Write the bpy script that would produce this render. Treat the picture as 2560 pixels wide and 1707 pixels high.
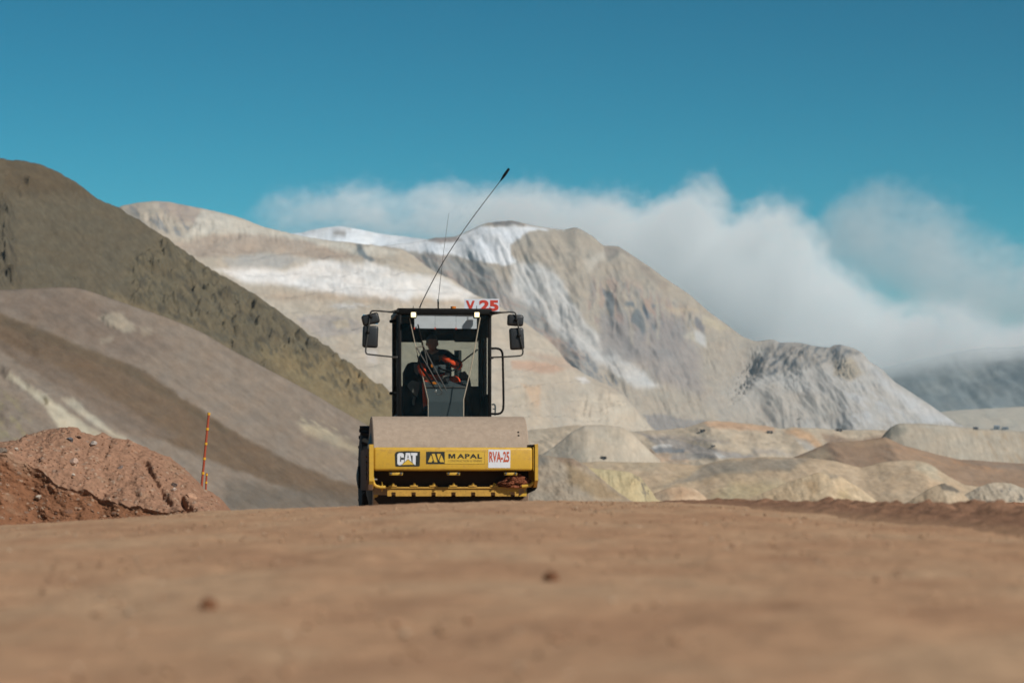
import bpy, bmesh, math, random
import numpy as np
from mathutils import Vector, Matrix

for o in list(bpy.data.objects):
    bpy.data.objects.remove(o)
sc = bpy.context.scene
C = sc.collection
R = math.radians
random.seed(7)

# ------------------------------------------------------------------ camera, sky, sun, exposure
CAMZ = 0.5
F = 100.0 / 36.0 * 2560.0          # focal length in photo pixels (100 mm lens)
HY = 1230.0                        # photo row of the horizon
cam_d = bpy.data.cameras.new('camera')
cam = bpy.data.objects.new('camera', cam_d)
C.objects.link(cam)
cam.location = (0, 0, CAMZ)
cam.rotation_euler = (R(90), 0, 0)
cam_d.lens = 100
cam_d.sensor_width = 36
cam_d.sensor_fit = 'HORIZONTAL'
cam_d.shift_y = (HY - 853.5) / 2560.0
cam_d.clip_start = 0.1
cam_d.clip_end = 40000
cam_d.dof.use_dof = True
cam_d.dof.focus_distance = 54
cam_d.dof.aperture_fstop = 2.6
sc.camera = cam

SUN = Vector((0.58, -0.53, 0.63)).normalized()
elev = math.asin(SUN.z)
world = bpy.data.worlds.new('World')
sc.world = world
world.use_nodes = True
wn = world.node_tree
wn.nodes.clear()
w_out = wn.nodes.new('ShaderNodeOutputWorld')
w_bg = wn.nodes.new('ShaderNodeBackground')
w_sky = wn.nodes.new('ShaderNodeTexSky')
w_sky.sky_type = 'NISHITA'
w_sky.sun_disc = False
w_sky.sun_elevation = elev
w_sky.sun_rotation = math.atan2(SUN.x, SUN.y)
w_sky.altitude = 4200
w_sky.air_density = 1.0
w_sky.dust_density = 0.15
w_sky.ozone_density = 2.0
w_tint = wn.nodes.new('ShaderNodeMix')
w_tint.data_type = 'RGBA'
w_tint.blend_type = 'MULTIPLY'
w_tint.inputs[0].default_value = 1.0
w_tint.inputs[7].default_value = (0.62, 1.0, 0.86, 1)
wn.links.new(w_sky.outputs[0], w_tint.inputs[6])
# deep, thin high-altitude air: each channel falls off faster away from the horizon
w_sep = wn.nodes.new('ShaderNodeSeparateColor')
w_com = wn.nodes.new('ShaderNodeCombineColor')
wn.links.new(w_tint.outputs[2], w_sep.inputs[0])
for ch, (x_ref, out_ref, pw) in enumerate(((0.168, 0.046, 3.7), (0.397, 0.325, 1.72), (0.527, 0.462, 1.62))):
    # raw sky value that reads x_ref at strength 0.085 is sent to out_ref
    dv = wn.nodes.new('ShaderNodeMath'); dv.operation = 'MULTIPLY'; dv.inputs[1].default_value = 0.085 / x_ref
    po = wn.nodes.new('ShaderNodeMath'); po.operation = 'POWER'; po.inputs[1].default_value = pw
    mu = wn.nodes.new('ShaderNodeMath'); mu.operation = 'MULTIPLY'; mu.inputs[1].default_value = out_ref / 0.1
    wn.links.new(w_sep.outputs[ch], dv.inputs[0]); mi = wn.nodes.new('ShaderNodeMath'); mi.operation = 'MINIMUM'; mi.inputs[1].default_value = 1.25
    wn.links.new(dv.outputs[0], mi.inputs[0]); wn.links.new(mi.outputs[0], po.inputs[0]); wn.links.new(po.outputs[0], mu.inputs[0])
    wn.links.new(mu.outputs[0], w_com.inputs[ch])
wn.links.new(w_com.outputs[0], w_bg.inputs[0])
w_bg.inputs[1].default_value = 0.1
wn.links.new(w_bg.outputs[0], w_out.inputs[0])

sun_d = bpy.data.lights.new('sun', 'SUN')
sun_d.energy = 4.7
sun_d.angle = R(0.53)
sun_d.color = (1.0, 0.955, 0.89)
sun_o = bpy.data.objects.new('sun', sun_d)
C.objects.link(sun_o)
sun_o.rotation_euler = SUN.to_track_quat('Z', 'Y').to_euler()
sun_o.location = (20, -20, 40)

sc.view_settings.view_transform = 'Standard'
sc.view_settings.look = 'None'
sc.view_settings.gamma = 1
sc.view_settings.exposure = 0.0
sc.view_settings.use_curve_mapping = False
sc.render.engine = 'CYCLES'
sc.cycles.max_bounces = 6
sc.cycles.diffuse_bounces = 2
sc.cycles.glossy_bounces = 3
sc.cycles.transmission_bounces = 4
sc.cycles.transparent_max_bounces = 16
sc.cycles.volume_bounces = 5
sc.cycles.volume_max_steps = 256
sc.cycles.use_denoising = True
sc.cycles.caustics_reflective = False
sc.cycles.caustics_refractive = False

# ------------------------------------------------------------------ helpers
ALB = 0.78       # sunlit reading in the photograph -> surface reflectance
def lin(c):
    c = np.asarray(c, float) / 255.0
    return ALB * np.where(c <= 0.04045, c / 12.92, ((c + 0.055) / 1.055) ** 2.4)

def tag(o, label=None, cat=None, group=None, kind=None):
    if label: o['label'] = label
    if cat: o['category'] = cat
    if group: o['group'] = group
    if kind: o['kind'] = kind
    return o

def empty(name, loc=(0, 0, 0), rz=0.0, parent=None):
    o = bpy.data.objects.new(name, None)
    C.objects.link(o)
    o.location = loc
    o.rotation_euler = (0, 0, rz)
    o.empty_display_size = 0.2
    if parent: o.parent = parent
    return o

def hash2(ix, iy, seed):
    h = (ix.astype(np.int64) * 374761393 + iy.astype(np.int64) * 668265263 + seed * 982451653) & 0xFFFFFFFF
    h = ((h ^ (h >> 13)) * 1274126177) & 0xFFFFFFFF
    h = ((h ^ (h >> 16)) * 2246822519) & 0xFFFFFFFF
    return ((h ^ (h >> 15)) & 0xFFFFFF) / float(0xFFFFFF)

PERM = np.random.default_rng(5).permutation(256).astype(np.int32)
GX = np.cos(np.arange(256) / 256 * 2 * np.pi).astype(np.float32)
GY = np.sin(np.arange(256) / 256 * 2 * np.pi).astype(np.float32)
def perlin(x, y, seed=0):
    x = np.asarray(x, np.float64) + seed * 3.17; y = np.asarray(y, np.float64) + seed * 1.93
    x0 = np.floor(x); y0 = np.floor(y)
    fx = (x - x0).astype(np.float32); fy = (y - y0).astype(np.float32)
    u = fx * fx * fx * (fx * (fx * 6 - 15) + 10)
    v = fy * fy * fy * (fy * (fy * 6 - 15) + 10)
    ix = x0.astype(np.int32) & 255; iy = y0.astype(np.int32) & 255; sd = PERM[seed & 255]
    def g(ox, oy):
        h = PERM[(PERM[(ix + ox + sd) & 255] + iy + oy) & 255]
        return GX[h] * (fx - ox) + GY[h] * (fy - oy)
    return 1.5 * ((g(0, 0) * (1 - u) + g(1, 0) * u) * (1 - v) + (g(0, 1) * (1 - u) + g(1, 1) * u) * v)

def fbm(x, y, oct=4, seed=0, gain=0.5):
    s = 0; a = 1.0; n = 0
    for i in range(oct):
        s = s + a * perlin(x * 2 ** i, y * 2 ** i, seed + i * 17)
        n += a; a *= gain
    return s / n * 1.4

def ridged(x, y, oct=4, seed=0, gain=0.5):
    s = 0; a = 1.0; n = 0
    for i in range(oct):
        s = s + a * (1 - 2.2 * np.abs(perlin(x * 2 ** i, y * 2 ** i, seed + i * 13)))
        n += a; a *= gain
    return s / n

def worley(x, y, seed=0):
    x = np.asarray(x, float); y = np.asarray(y, float)
    x0 = np.floor(x); y0 = np.floor(y)
    d = np.full(x.shape, 9.0); idv = np.zeros(x.shape)
    for ox in (-1, 0, 1):
        for oy in (-1, 0, 1):
            cx = x0 + ox + hash2(x0 + ox, y0 + oy, seed)
            cy = y0 + oy + hash2(x0 + ox, y0 + oy, seed + 5)
            dd = np.hypot(cx - x, cy - y)
            m = dd < d
            d = np.where(m, dd, d)
            idv = np.where(m, hash2(x0 + ox, y0 + oy, seed + 9), idv)
    return d, idv

def sstep(a, b, x):
    t = np.clip((x - a) / (b - a), 0, 1)
    return t * t * (3 - 2 * t)

def poly_sd(px, py, pts):
    """signed distance to a closed outline, positive inside"""
    P = np.asarray(pts, float)
    inside = np.zeros(px.shape, bool)
    d2 = np.full(px.shape, 1e12)
    for i in range(len(P)):
        ax, ay = P[i]; bx, by = P[(i + 1) % len(P)]
        dx, dy = bx - ax, by - ay
        t = np.clip(((px - ax) * dx + (py - ay) * dy) / (dx * dx + dy * dy + 1e-9), 0, 1)
        d2 = np.minimum(d2, (px - ax - t * dx) ** 2 + (py - ay - t * dy) ** 2)
        if dy != 0:
            c = ((ay > py) != (by > py)) & (px < dx * (py - ay) / dy + ax)
            inside ^= c
    d = np.sqrt(d2)
    return np.where(inside, d, -d)

def line_d(px, py, pts):
    P = np.asarray(pts, float)
    d2 = np.full(px.shape, 1e12)
    for i in range(len(P) - 1):
        ax, ay = P[i]; bx, by = P[i + 1]
        dx, dy = bx - ax, by - ay
        t = np.clip(((px - ax) * dx + (py - ay) * dy) / (dx * dx + dy * dy + 1e-9), 0, 1)
        d2 = np.minimum(d2, (px - ax - t * dx) ** 2 + (py - ay - t * dy) ** 2)
    return np.sqrt(d2)

# surveyed outlines are noted from enlarged views of the photograph: (x0, y0, scale)
CROP = {4: (0, 380, 2.24), 5: (0, 900, 3.647), 6: (560, 460, 2.502), 7: (1280, 440, 1.8375), 8: (1280, 900, 1.8375), 12: (1380, 1040, 4.523), 13: (1500, 560, 5.2275)}
def K(c, pts):
    x0, y0, s = CROP[c]
    return [(x0 + x / s, y0 + y / s) for x, y in pts]

def grid_mesh(name, X, Y, Z, mat, col=None, smooth=True):
    n, m = X.shape
    me = bpy.data.meshes.new(name)
    co = np.stack([X, Y, Z], -1).reshape(-1, 3).astype(np.float32)
    me.vertices.add(n * m)
    me.vertices.foreach_set('co', co.ravel())
    i = np.arange(n * m).reshape(n, m)
    q = np.stack([i[:-1, :-1], i[:-1, 1:], i[1:, 1:], i[1:, :-1]], -1).reshape(-1, 4)
    me.loops.add(q.size)
    me.loops.foreach_set('vertex_index', q.ravel().astype(np.int32))
    me.polygons.add(len(q))
    me.polygons.foreach_set('loop_start', (np.arange(len(q)) * 4).astype(np.int32))
    me.polygons.foreach_set('use_smooth', np.full(len(q), smooth))
    me.update(calc_edges=True)
    if col is not None:
        at = me.color_attributes.new('Col', 'FLOAT_COLOR', 'POINT')
        c4 = np.concatenate([col.reshape(-1, 3), np.ones((n * m, 1))], 1).astype(np.float32)
        at.data.foreach_set('color', c4.ravel())
    me.materials.append(mat)
    o = bpy.data.objects.new(name, me)
    C.objects.link(o)
    return o

def soil_mat(name, fine, var=0.18, bump=0.25, rough=0.95, fine2=None):
    """soil/rock whose own colours come from the 'Col' attribute, with grain and relief on top"""
    m = bpy.data.materials.new(name)
    m.use_nodes = True
    t = m.node_tree; N = t.nodes; L = t.links
    b = N['Principled BSDF']
    b.inputs['Roughness'].default_value = rough
    b.inputs['Specular IOR Level'].default_value = 0.12
    a = N.new('ShaderNodeAttribute'); a.attribute_name = 'Col'
    tc = N.new('ShaderNodeTexCoord')
    n1 = N.new('ShaderNodeTexNoise'); n1.inputs['Scale'].default_value = fine
    n1.inputs['Detail'].default_value = 6; n1.inputs['Roughness'].default_value = 0.65
    L.new(tc.outputs['Object'], n1.inputs['Vector'])
    mr = N.new('ShaderNodeMapRange')
    mr.inputs[1].default_value = 0.3; mr.inputs[2].default_value = 0.7
    mr.inputs[3].default_value = 1 - var; mr.inputs[4].default_value = 1 + var
    L.new(n1.outputs[0], mr.inputs[0])
    mx = N.new('ShaderNodeVectorMath'); mx.operation = 'SCALE'
    L.new(a.outputs['Color'], mx.inputs[0]); L.new(mr.outputs[0], mx.inputs['Scale'])
    L.new(mx.outputs[0], b.inputs['Base Color'])
    bp = N.new('ShaderNodeBump'); bp.inputs['Strength'].default_value = bump
    bp.inputs['Distance'].default_value = 0.4 / fine
    L.new(n1.outputs[0], bp.inputs['Height']); L.new(bp.outputs[0], b.inputs['Normal'])
    return m

def terrain(name, prof, Y0, slope, mat, base, zones=(), relief=(), spots=(), nu=300, nt=160, foot=-14.0,
            yvar=0.0, concave=1.15, back=0.35, k=1.0, warp=6.0, seed=1, edge=0.3, terrace=None, tint=8, hmin=2.0, ds=0.0, streaks=()):
    """a hillside: crest line at its own distance, slope of a given angle towards the viewer, back slope behind.
    relief: (kind, direction, size across, size along, height) in photo pixels at the crest's distance"""
    P = np.asarray(prof, float)
    u = np.linspace(P[0, 0], P[-1, 0], nu)
    py = np.interp(u, P[:, 0], P[:, 1])
    # soften the polyline a little
    ker = np.array([1, 2, 3, 2, 1]) / 9.0
    py = np.convolve(np.pad(py, 2, mode='edge'), ker, 'valid')
    un = (u - u[0]) / (u[-1] - u[0])
    Yc = Y0 * (1 + yvar * (un - 0.5))
    zr = CAMZ + (HY - py) / F * Yc
    X = (u - 1280) / F * Yc
    h = np.maximum(zr - foot, hmin)
    dep = h / math.tan(R(slope))
    tf = np.linspace(0, 1, nt) ** 0.9
    tb = -np.linspace(back, 0, max(8, nt // 14))[:-1]
    t = np.concatenate([tb, tf])[:, None]
    ta = np.abs(t)
    sh = np.where(t >= 0, (1 - np.clip(t, 0, 1)) ** concave, 1 - 0.9 * ta - 0.3 * ta ** 2)
    Yg = Yc[None] - dep[None] * t
    Zg = foot + h[None] * sh
    Xg = np.repeat(X[None], len(t), 0)
    ppx = 1280 + Xg / Yg * F
    ppy = HY - (Zg - CAMZ) / Yg * F
    disp = np.zeros_like(Zg)
    for rl in relief:
        kind, beta, la, ll, amp = rl[:5]
        cb, sb = math.cos(R(beta)), math.sin(R(beta))
        al = ppx * cb + ppy * sb
        ac = -ppx * sb + ppy * cb
        w = fbm(ppx / (la * 4), ppy / (la * 4), 2, seed + 71) * la * 0.6
        if kind == 'ridge':
            nz = ridged((ac + w) / la, al / ll, 4, seed + 3)
        elif kind == 'cell':
            d, idv = worley((ac + w) / la, al / ll, seed + 7)
            nz = (0.6 - d) * (0.3 + idv)
        else:
            nz = fbm((ac + w) / la, al / ll, 5, seed + 11, 0.55)
        if len(rl) > 5:
            nz = nz * sstep(-12, 25, poly_sd(ppx, ppy, rl[5]))
        disp += nz * amp
    if len(spots):
        jx = fbm(ppx / 9, ppy / 9, 3, seed + 31) * 5
        jy = fbm(ppx / 9, ppy / 9, 3, seed + 41) * 5
        rgh = 0.75 + 0.5 * ridged(ppx / 7, ppy / 7, 2, seed + 51)
    for sp in spots:
        sx, sy, ra, rb, ang, amp = sp
        cb, sb = math.cos(R(ang)), math.sin(R(ang))
        al = ((ppx + jx - sx) * cb + (ppy + jy - sy) * sb) / ra
        ac = (-(ppx + jx - sx) * sb + (ppy + jy - sy) * cb) / rb
        g = np.exp(-(al ** 2 + ac ** 2) * 1.2)
        disp += amp * g * rgh
    if terrace:
        th, ta_, tpoly = terrace
        wv = ppy + fbm(ppx / 160, ppy / 160, 2, seed + 91) * th * 0.35
        fr = (wv / th) % 1.0
        disp += (sstep(0.0, 0.22, fr) - fr) * ta_ * sstep(-10, 30, poly_sd(ppx, ppy, tpoly))
    ed = edge + (1 - edge) * sstep(0, 0.08, ta)
    disp = disp * ed * (Yg / F)
    ca, sa = math.cos(R(slope)), math.sin(R(slope))
    Yd = Yg - disp * sa * np.where(t >= 0, 1, -1)
    Zd = Zg + disp * ca
    ppx = 1280 + Xg / Yd * F
    ppy = HY - (Zd - CAMZ) / Yd * F
    col = np.empty(Zg.shape + (3,))
    col[:] = lin(base) * k
    wx = ppx + fbm(ppx / 40, ppy / 40, 4, seed + 101, 0.6) * warp
    wy = ppy + fbm(ppx / 40, ppy / 40, 4, seed + 111, 0.6) * warp
    for z in zones:
        pts, c, soft = z[0], z[1], z[2]
        st = z[3] if len(z) > 3 else 1.0
        if len(z) > 4 and z[4] == 'line':
            d = z[5] - line_d(wx, wy, pts)
        else:
            d = poly_sd(wx, wy, pts)
        a = sstep(-soft, soft, d) * st
        if len(z) > 4 and z[4] == 'streak':      # broken streaks inside the outline
            beta, la, ll = z[5]
            cb, sb = math.cos(R(beta)), math.sin(R(beta))
            s_ = fbm((-wx * sb + wy * cb) / la, (wx * cb + wy * sb) / ll, 4, seed + 121, 0.6)
            a = a * sstep(-0.05, 0.35, s_)
        col = col * (1 - a[..., None]) + lin(c) * k * a[..., None]
    # the soil's own mottling
    v = fbm(ppx / 30, ppy / 14, 5, seed + 131, 0.6)
    col *= (1 + tint / 100.0 * v)[..., None]
    v = fbm(ppx / 9, ppy / 5, 3, seed + 151, 0.7)
    col *= (1 + 0.8 * tint / 100.0 * v)[..., None]
    for beta, la, ll, st in streaks:          # washed-down fines and rills along the fall line
        cb, sb = math.cos(R(beta)), math.sin(R(beta))
        v = fbm((-wx * sb + wy * cb) / la, (wx * cb + wy * sb) / ll, 4, seed + 161, 0.62)
        col *= (1 + st * v)[..., None]
    h_ = fbm(ppx / 60, ppy / 35, 3, seed + 141) * 0.05
    col[..., 0] *= 1 + h_; col[..., 2] *= 1 - h_
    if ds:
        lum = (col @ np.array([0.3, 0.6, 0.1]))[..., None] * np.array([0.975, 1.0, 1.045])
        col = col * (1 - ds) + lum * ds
    col = np.clip(col, 0.01, 0.9)
    o = grid_mesh(name, Xg, Yd, Zd, mat, col)
    tag(o, kind='structure')
    return o
# ------------------------------------------------------------------ the setting: ground
M_ground = soil_mat('road_soil', 7.0, 0.16, 0.5)
M_hill = soil_mat('hill_soil', 0.5, 0.16, 0.3)
M_mount = soil_mat('mountain_soil', 0.08, 0.13, 0.25)
M_clod = soil_mat('clod_soil', 14.0, 0.25, 0.8)

def road_A(X):
    return np.interp(X, [-9, -5.04, -2.89, -1.5, -0.7, 0.15, 0.9, 1.65, 2.83, 5.04, 9],
                     [0.02, 0.150, 0.311, 0.360, 0.392, 0.408, 0.408, 0.395, 0.335, 0.24, 0.1])
def road_g(Y):
    return np.where(Y < 27.5, sstep(-8, 27.5, Y) ** 1.15, 1 - sstep(27.5, 35.5, Y))
def ground_z(X, Y):
    # bearing-stable cross section so the crown follows the road
    z = road_A(X) * road_g(Y)
    far = sstep(60, 170, np.hypot(X, Y))
    return z * (1 - far) - 20 * far

xs = np.concatenate([-np.geomspace(6.2, 7000, 44)[::-1], np.arange(-6.15, 6.16, 0.027), np.geomspace(6.2, 7000, 44)])
ys = np.concatenate([np.array([-3000, -900, -200, -60, -20, -6, 0]), np.arange(1.5, 12, 0.07), np.arange(12, 24, 0.055),
                     np.arange(24, 36, 0.06), np.arange(36, 60, 0.35), np.geomspace(60, 4540, 44)])
Xg, Yg = np.meshgrid(xs, ys)
Zg = ground_z(Xg, Yg)
near = 1 - sstep(40, 70, np.hypot(Xg, Yg))
rel = (fbm(Xg / 1.3, Yg / 2.6, 3, 5) * 0.018 + fbm(Xg / 0.22, Yg / 0.3, 4, 9, 0.6) * 0.010
       + np.clip(fbm(Xg / 0.09, Yg / 0.12, 3, 15), 0.15, 1) * 0.012
       + np.sin(Xg * 9 + fbm(Xg / 2, Yg / 6, 2, 3) * 5) * 0.003)
Zg = Zg + rel * near
v1 = fbm(Xg / 1.1, Yg / 1.9, 4, 21, 0.6)
v2 = fbm(Xg / 0.28, Yg / 0.5, 4, 27, 0.6)
col = np.empty(Xg.shape + (3,))
col[:] = lin((188, 149, 116))
a = sstep(-0.1, 0.5, v1)[..., None] * 0.5
col = col * (1 - a) + lin((194, 164, 132)) * a
a = sstep(0.05, 0.5, -v1)[..., None] * 0.6
col = col * (1 - a) + lin((170, 130, 100)) * a
col *= (1 + 0.13 * v2 + 0.06 * fbm(Xg / 0.3, Yg / 7.0, 3, 61) + 0.05 * fbm(Xg / 0.05, Yg / 0.08, 2, 63))[..., None]
ground = grid_mesh('ground', Xg, Yg, Zg, M_ground, np.clip(col * 0.98, 0, 0.8))
tag(ground, kind='structure')

# pebbles and crumbs of soil lying loose on the road
def pebble_cloud(name, n, area, rr, cols, seed, zf, label, mat, flat=0.6):
    rg = np.random.default_rng(seed)
    bm = bmesh.new(); bmesh.ops.create_icosphere(bm, subdivisions=1, radius=1)
    bv = np.array([v.co[:] for v in bm.verts]); bf = np.array([[v.index for v in f.verts] for f in bm.faces]); bm.free()
    P = area(rg, n)
    r = rr[0] + (rr[1] - rr[0]) * rg.random(n) ** 3
    nv, nf = len(bv), len(bf)
    co = np.empty((n, nv, 3))
    jit = 1 + 0.5 * (rg.random((n, nv, 1)) - 0.5)
    an = rg.random(n) * 6.28
    sx, sy, szz = 0.7 + 0.7 * rg.random(n), 0.7 + 0.5 * rg.random(n), flat * (0.6 + 0.8 * rg.random(n))
    b = bv[None] * jit
    x = b[..., 0] * sx[:, None] * r[:, None]; y = b[..., 1] * sy[:, None] * r[:, None]; z = b[..., 2] * szz[:, None] * r[:, None]
    co[..., 0] = P[:, 0:1] + x * np.cos(an)[:, None] - y * np.sin(an)[:, None]
    co[..., 1] = P[:, 1:2] + x * np.sin(an)[:, None] + y * np.cos(an)[:, None]
    co[..., 2] = zf(P)[:, None] + z + 0.2 * r[:, None] * szz[:, None]
    fa = (bf[None] + (np.arange(n) * nv)[:, None, None]).reshape(-1, 3)
    me = bpy.data.meshes.new(name)
    me.vertices.add(n * nv); me.vertices.foreach_set('co', co.astype(np.float32).ravel())
    me.loops.add(fa.size); me.loops.foreach_set('vertex_index', fa.ravel().astype(np.int32))
    me.polygons.add(len(fa)); me.polygons.foreach_set('loop_start', (np.arange(len(fa)) * 3).astype(np.int32))
    me.update(calc_edges=True)
    ci = rg.integers(0, len(cols), n)
    cc = np.array([lin(c) for c in cols])[ci] * (0.8 + 0.4 * rg.random((n, 1)))
    at = me.color_attributes.new('Col', 'FLOAT_COLOR', 'POINT')
    c4 = np.concatenate([np.repeat(cc, nv, 0), np.ones((n * nv, 1))], 1).astype(np.float32)
    at.data.foreach_set('color', c4.ravel())
    me.materials.append(mat)
    o = bpy.data.objects.new(name, me); C.objects.link(o)
    tag(o, label, 'gravel', kind='stuff')
    return o

def road_area(rg, n):
    Y = 5 + 27 * rg.random(n) ** 0.8
    X = (rg.random(n) - 0.5) * 2 * (0.21 * Y + 0.5)
    return np.stack([X, Y], 1)
pebble_cloud('road_gravel', 9000, road_area, (0.003, 0.015), [(184, 152, 122), (178, 144, 114), (172, 136, 108), (190, 164, 138), (166, 130, 102), (186, 150, 118)],
             3, lambda P: ground_z(P[:, 0], P[:, 1]), 'loose crumbs and pebbles scattered over the brown dirt road', M_clod)

# dark soil windrow along the right edge of the road
s = np.linspace(0, 1, 420)[:, None]
w = np.linspace(-1, 1, 90)[None]
cx = 0.55 + (1 - s) ** 1.0 * 0 + np.interp(s, [0, 0.35, 0.7, 1], [5.6, 3.55, 2.6, 1.0])
cy = np.interp(s, [0, 0.35, 0.7, 1], [9.5, 17.5, 23.0, 28.6])
hw = np.interp(s, [0, 0.35, 0.7, 1], [1.6, 1.55, 1.25, 0.6])
Xw = cx + w * hw * 0.93
Yw = cy + w * hw * 0.36
bump = (1 - w ** 2) ** 1.2
hh = np.interp(s, [0, 0.35, 0.7, 1], [0.16, 0.145, 0.10, 0.03])
d, idv = worley(Xw / 0.11, Yw / 0.11, 4)
d2, idv2 = worley(Xw / 0.26, Yw / 0.26, 14)
Zw = ground_z(Xw, Yw) - 0.02 + bump * (hh + 0.05 * hh / 0.1 * (np.clip(0.7 - d, 0, 1) * idv) + 0.10 * hh / 0.1 * np.clip(0.6 - d2, 0, 1) * idv2
       + 0.02 * fbm(Xw / 0.3, Yw / 0.3, 4, 33) + 0.02 * fbm(Xw / 1.4, Yw / 1.4, 3, 35))
cw = np.empty(Xw.shape + (3,)); cw[:] = lin((144, 109, 86))
cw *= (1 + 0.3 * fbm(Xw / 0.2, Yw / 0.2, 4, 39))[..., None]
ea = sstep(0.6, 1.0, np.abs(w) + 0 * s)[..., None] * 0.8
cw = cw * (1 - ea) + lin((180, 144, 112)) * ea
o = grid_mesh('soil_windrow', Xw, Yw, Zw, M_clod, np.clip(cw, 0.01, .8)); tag(o, kind='structure')

# brown berm beyond the road at far right
prof = [(2130, 1276), (2205, 1271), (2260, 1262), (2300, 1258), (2350, 1262), (2400, 1264), (2470, 1259), (2560, 1255), (2700, 1252), (2900, 1262)]
terrain('dirt_berm', prof, 46, 38, M_clod, (150, 112, 88), relief=[('cell', 0, 9, 9, 6), ('fbm', 0, 30, 30, 4)], nu=220, nt=40, foot=-0.1, hmin=0.1, warp=4, seed=61, edge=0.8, tint=25)

# ------------------------------------------------------------------ hills and mountains
SPOT4 = [(930, 545), (960, 570), (830, 665), (880, 690), (790, 780), (760, 850), (870, 830), (905, 880), (1020, 915), (1130, 950), (1195, 955), (1090, 730),
         (1110, 810), (1190, 720), (1250, 780), (1290, 840), (1380, 820), (1450, 880), (1260, 910), (1330, 990), (1400, 1020), (1480, 1000), (1570, 980),
         (1620, 1080), (1690, 1040), (1780, 1080), (1800, 1180), (1730, 1190), (1500, 1210), (1320, 1100), (1930, 1230), (2060, 1310), (2140, 1320), (2040, 1230),
         (1970, 1190), (10, 300), (15, 390), (40, 540), (60, 650), (80, 720), (170, 190), (130, 240), (430, 755), (1530, 1050), (1440, 950), (1660, 1130), (1840, 1120),
         (1350, 900), (1230, 830), (1740, 1120), (1880, 1190), (400, 200), (60, 370), (90, 740), (1980, 1380), (1700, 1480)]
rg = random.Random(4)
spots = [(x / 2.24, 380 + y / 2.24, rg.uniform(13, 24), rg.uniform(8, 13), rg.uniform(40, 65), rg.uniform(14, 24)) for x, y in SPOT4]
hillprof = [(-420, 330), (-200, 372)] + K(4, [(0, 38), (100, 42), (200, 65), (300, 105), (400, 160), (470, 205), (530, 255), (660, 312), (780, 385), (880, 450), (980, 520),
            (1100, 610), (1240, 695), (1380, 765), (1500, 850), (1640, 960), (1780, 1060), (1920, 1170), (2060, 1265), (2180, 1345)]) + [(1060, 1045), (1150, 1110), (1260, 1190), (1380, 1250)]
rockband = K(4, [(700, 600), (950, 480), (1300, 720), (1900, 1140), (2230, 1400), (2100, 1450), (1700, 1250), (1200, 1020), (760, 880)])
leftcrag = K(4, [(-60, 240), (60, 260), (110, 740), (-60, 780)])
terrain('olive_hill', hillprof, 620, 36, M_hill, (110, 101, 84),
        zones=[(K(4, [(0, 30), (250, 60), (560, 250), (300, 240), (0, 230)]), (106, 93, 74), 25),
               (rockband, (122, 112, 90), 25, 0.8),
               (K(4, [(1400, 1080), (1900, 1150), (2260, 1380), (2260, 1600), (2000, 1560), (1600, 1280)]), (146, 130, 98), 30, 0.8),
               (K(4, [(1850, 1160), (2100, 1260), (2220, 1380), (2050, 1330)]), (165, 140, 98), 12, 0.7, 'streak', (45, 10, 30)),
               (rockband, (86, 82, 72), 18, 0.7, 'streak', (52, 14, 30)),
               (leftcrag, (84, 78, 66), 12, 0.8, 'streak', (75, 10, 30)),
               (K(4, [(600, 760), (740, 850), (1000, 950), (1300, 1090), (1250, 1110), (900, 930), (640, 840)]), (140, 124, 96), 10, 0.6)],
        relief=[('fbm', 40, 60, 200, 10), ('ridge', 48, 26, 70, 5), ('cell', 52, 22, 38, 44, rockband), ('ridge', 50, 20, 44, 12, rockband), ('cell', 75, 18, 34, 34, leftcrag), ('ridge', 75, 20, 40, 16, leftcrag), ('fbm', 30, 30, 50, 5), ('fbm', 0, 12, 12, 2.6)],
        spots=spots, nu=620, nt=330, yvar=0.25, streaks=((44, 8, 60, 0.12), (0, 10, 14, 0.08)), seed=11, k=0.80, warp=7, tint=12, concave=1.05, edge=0.55)

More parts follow.
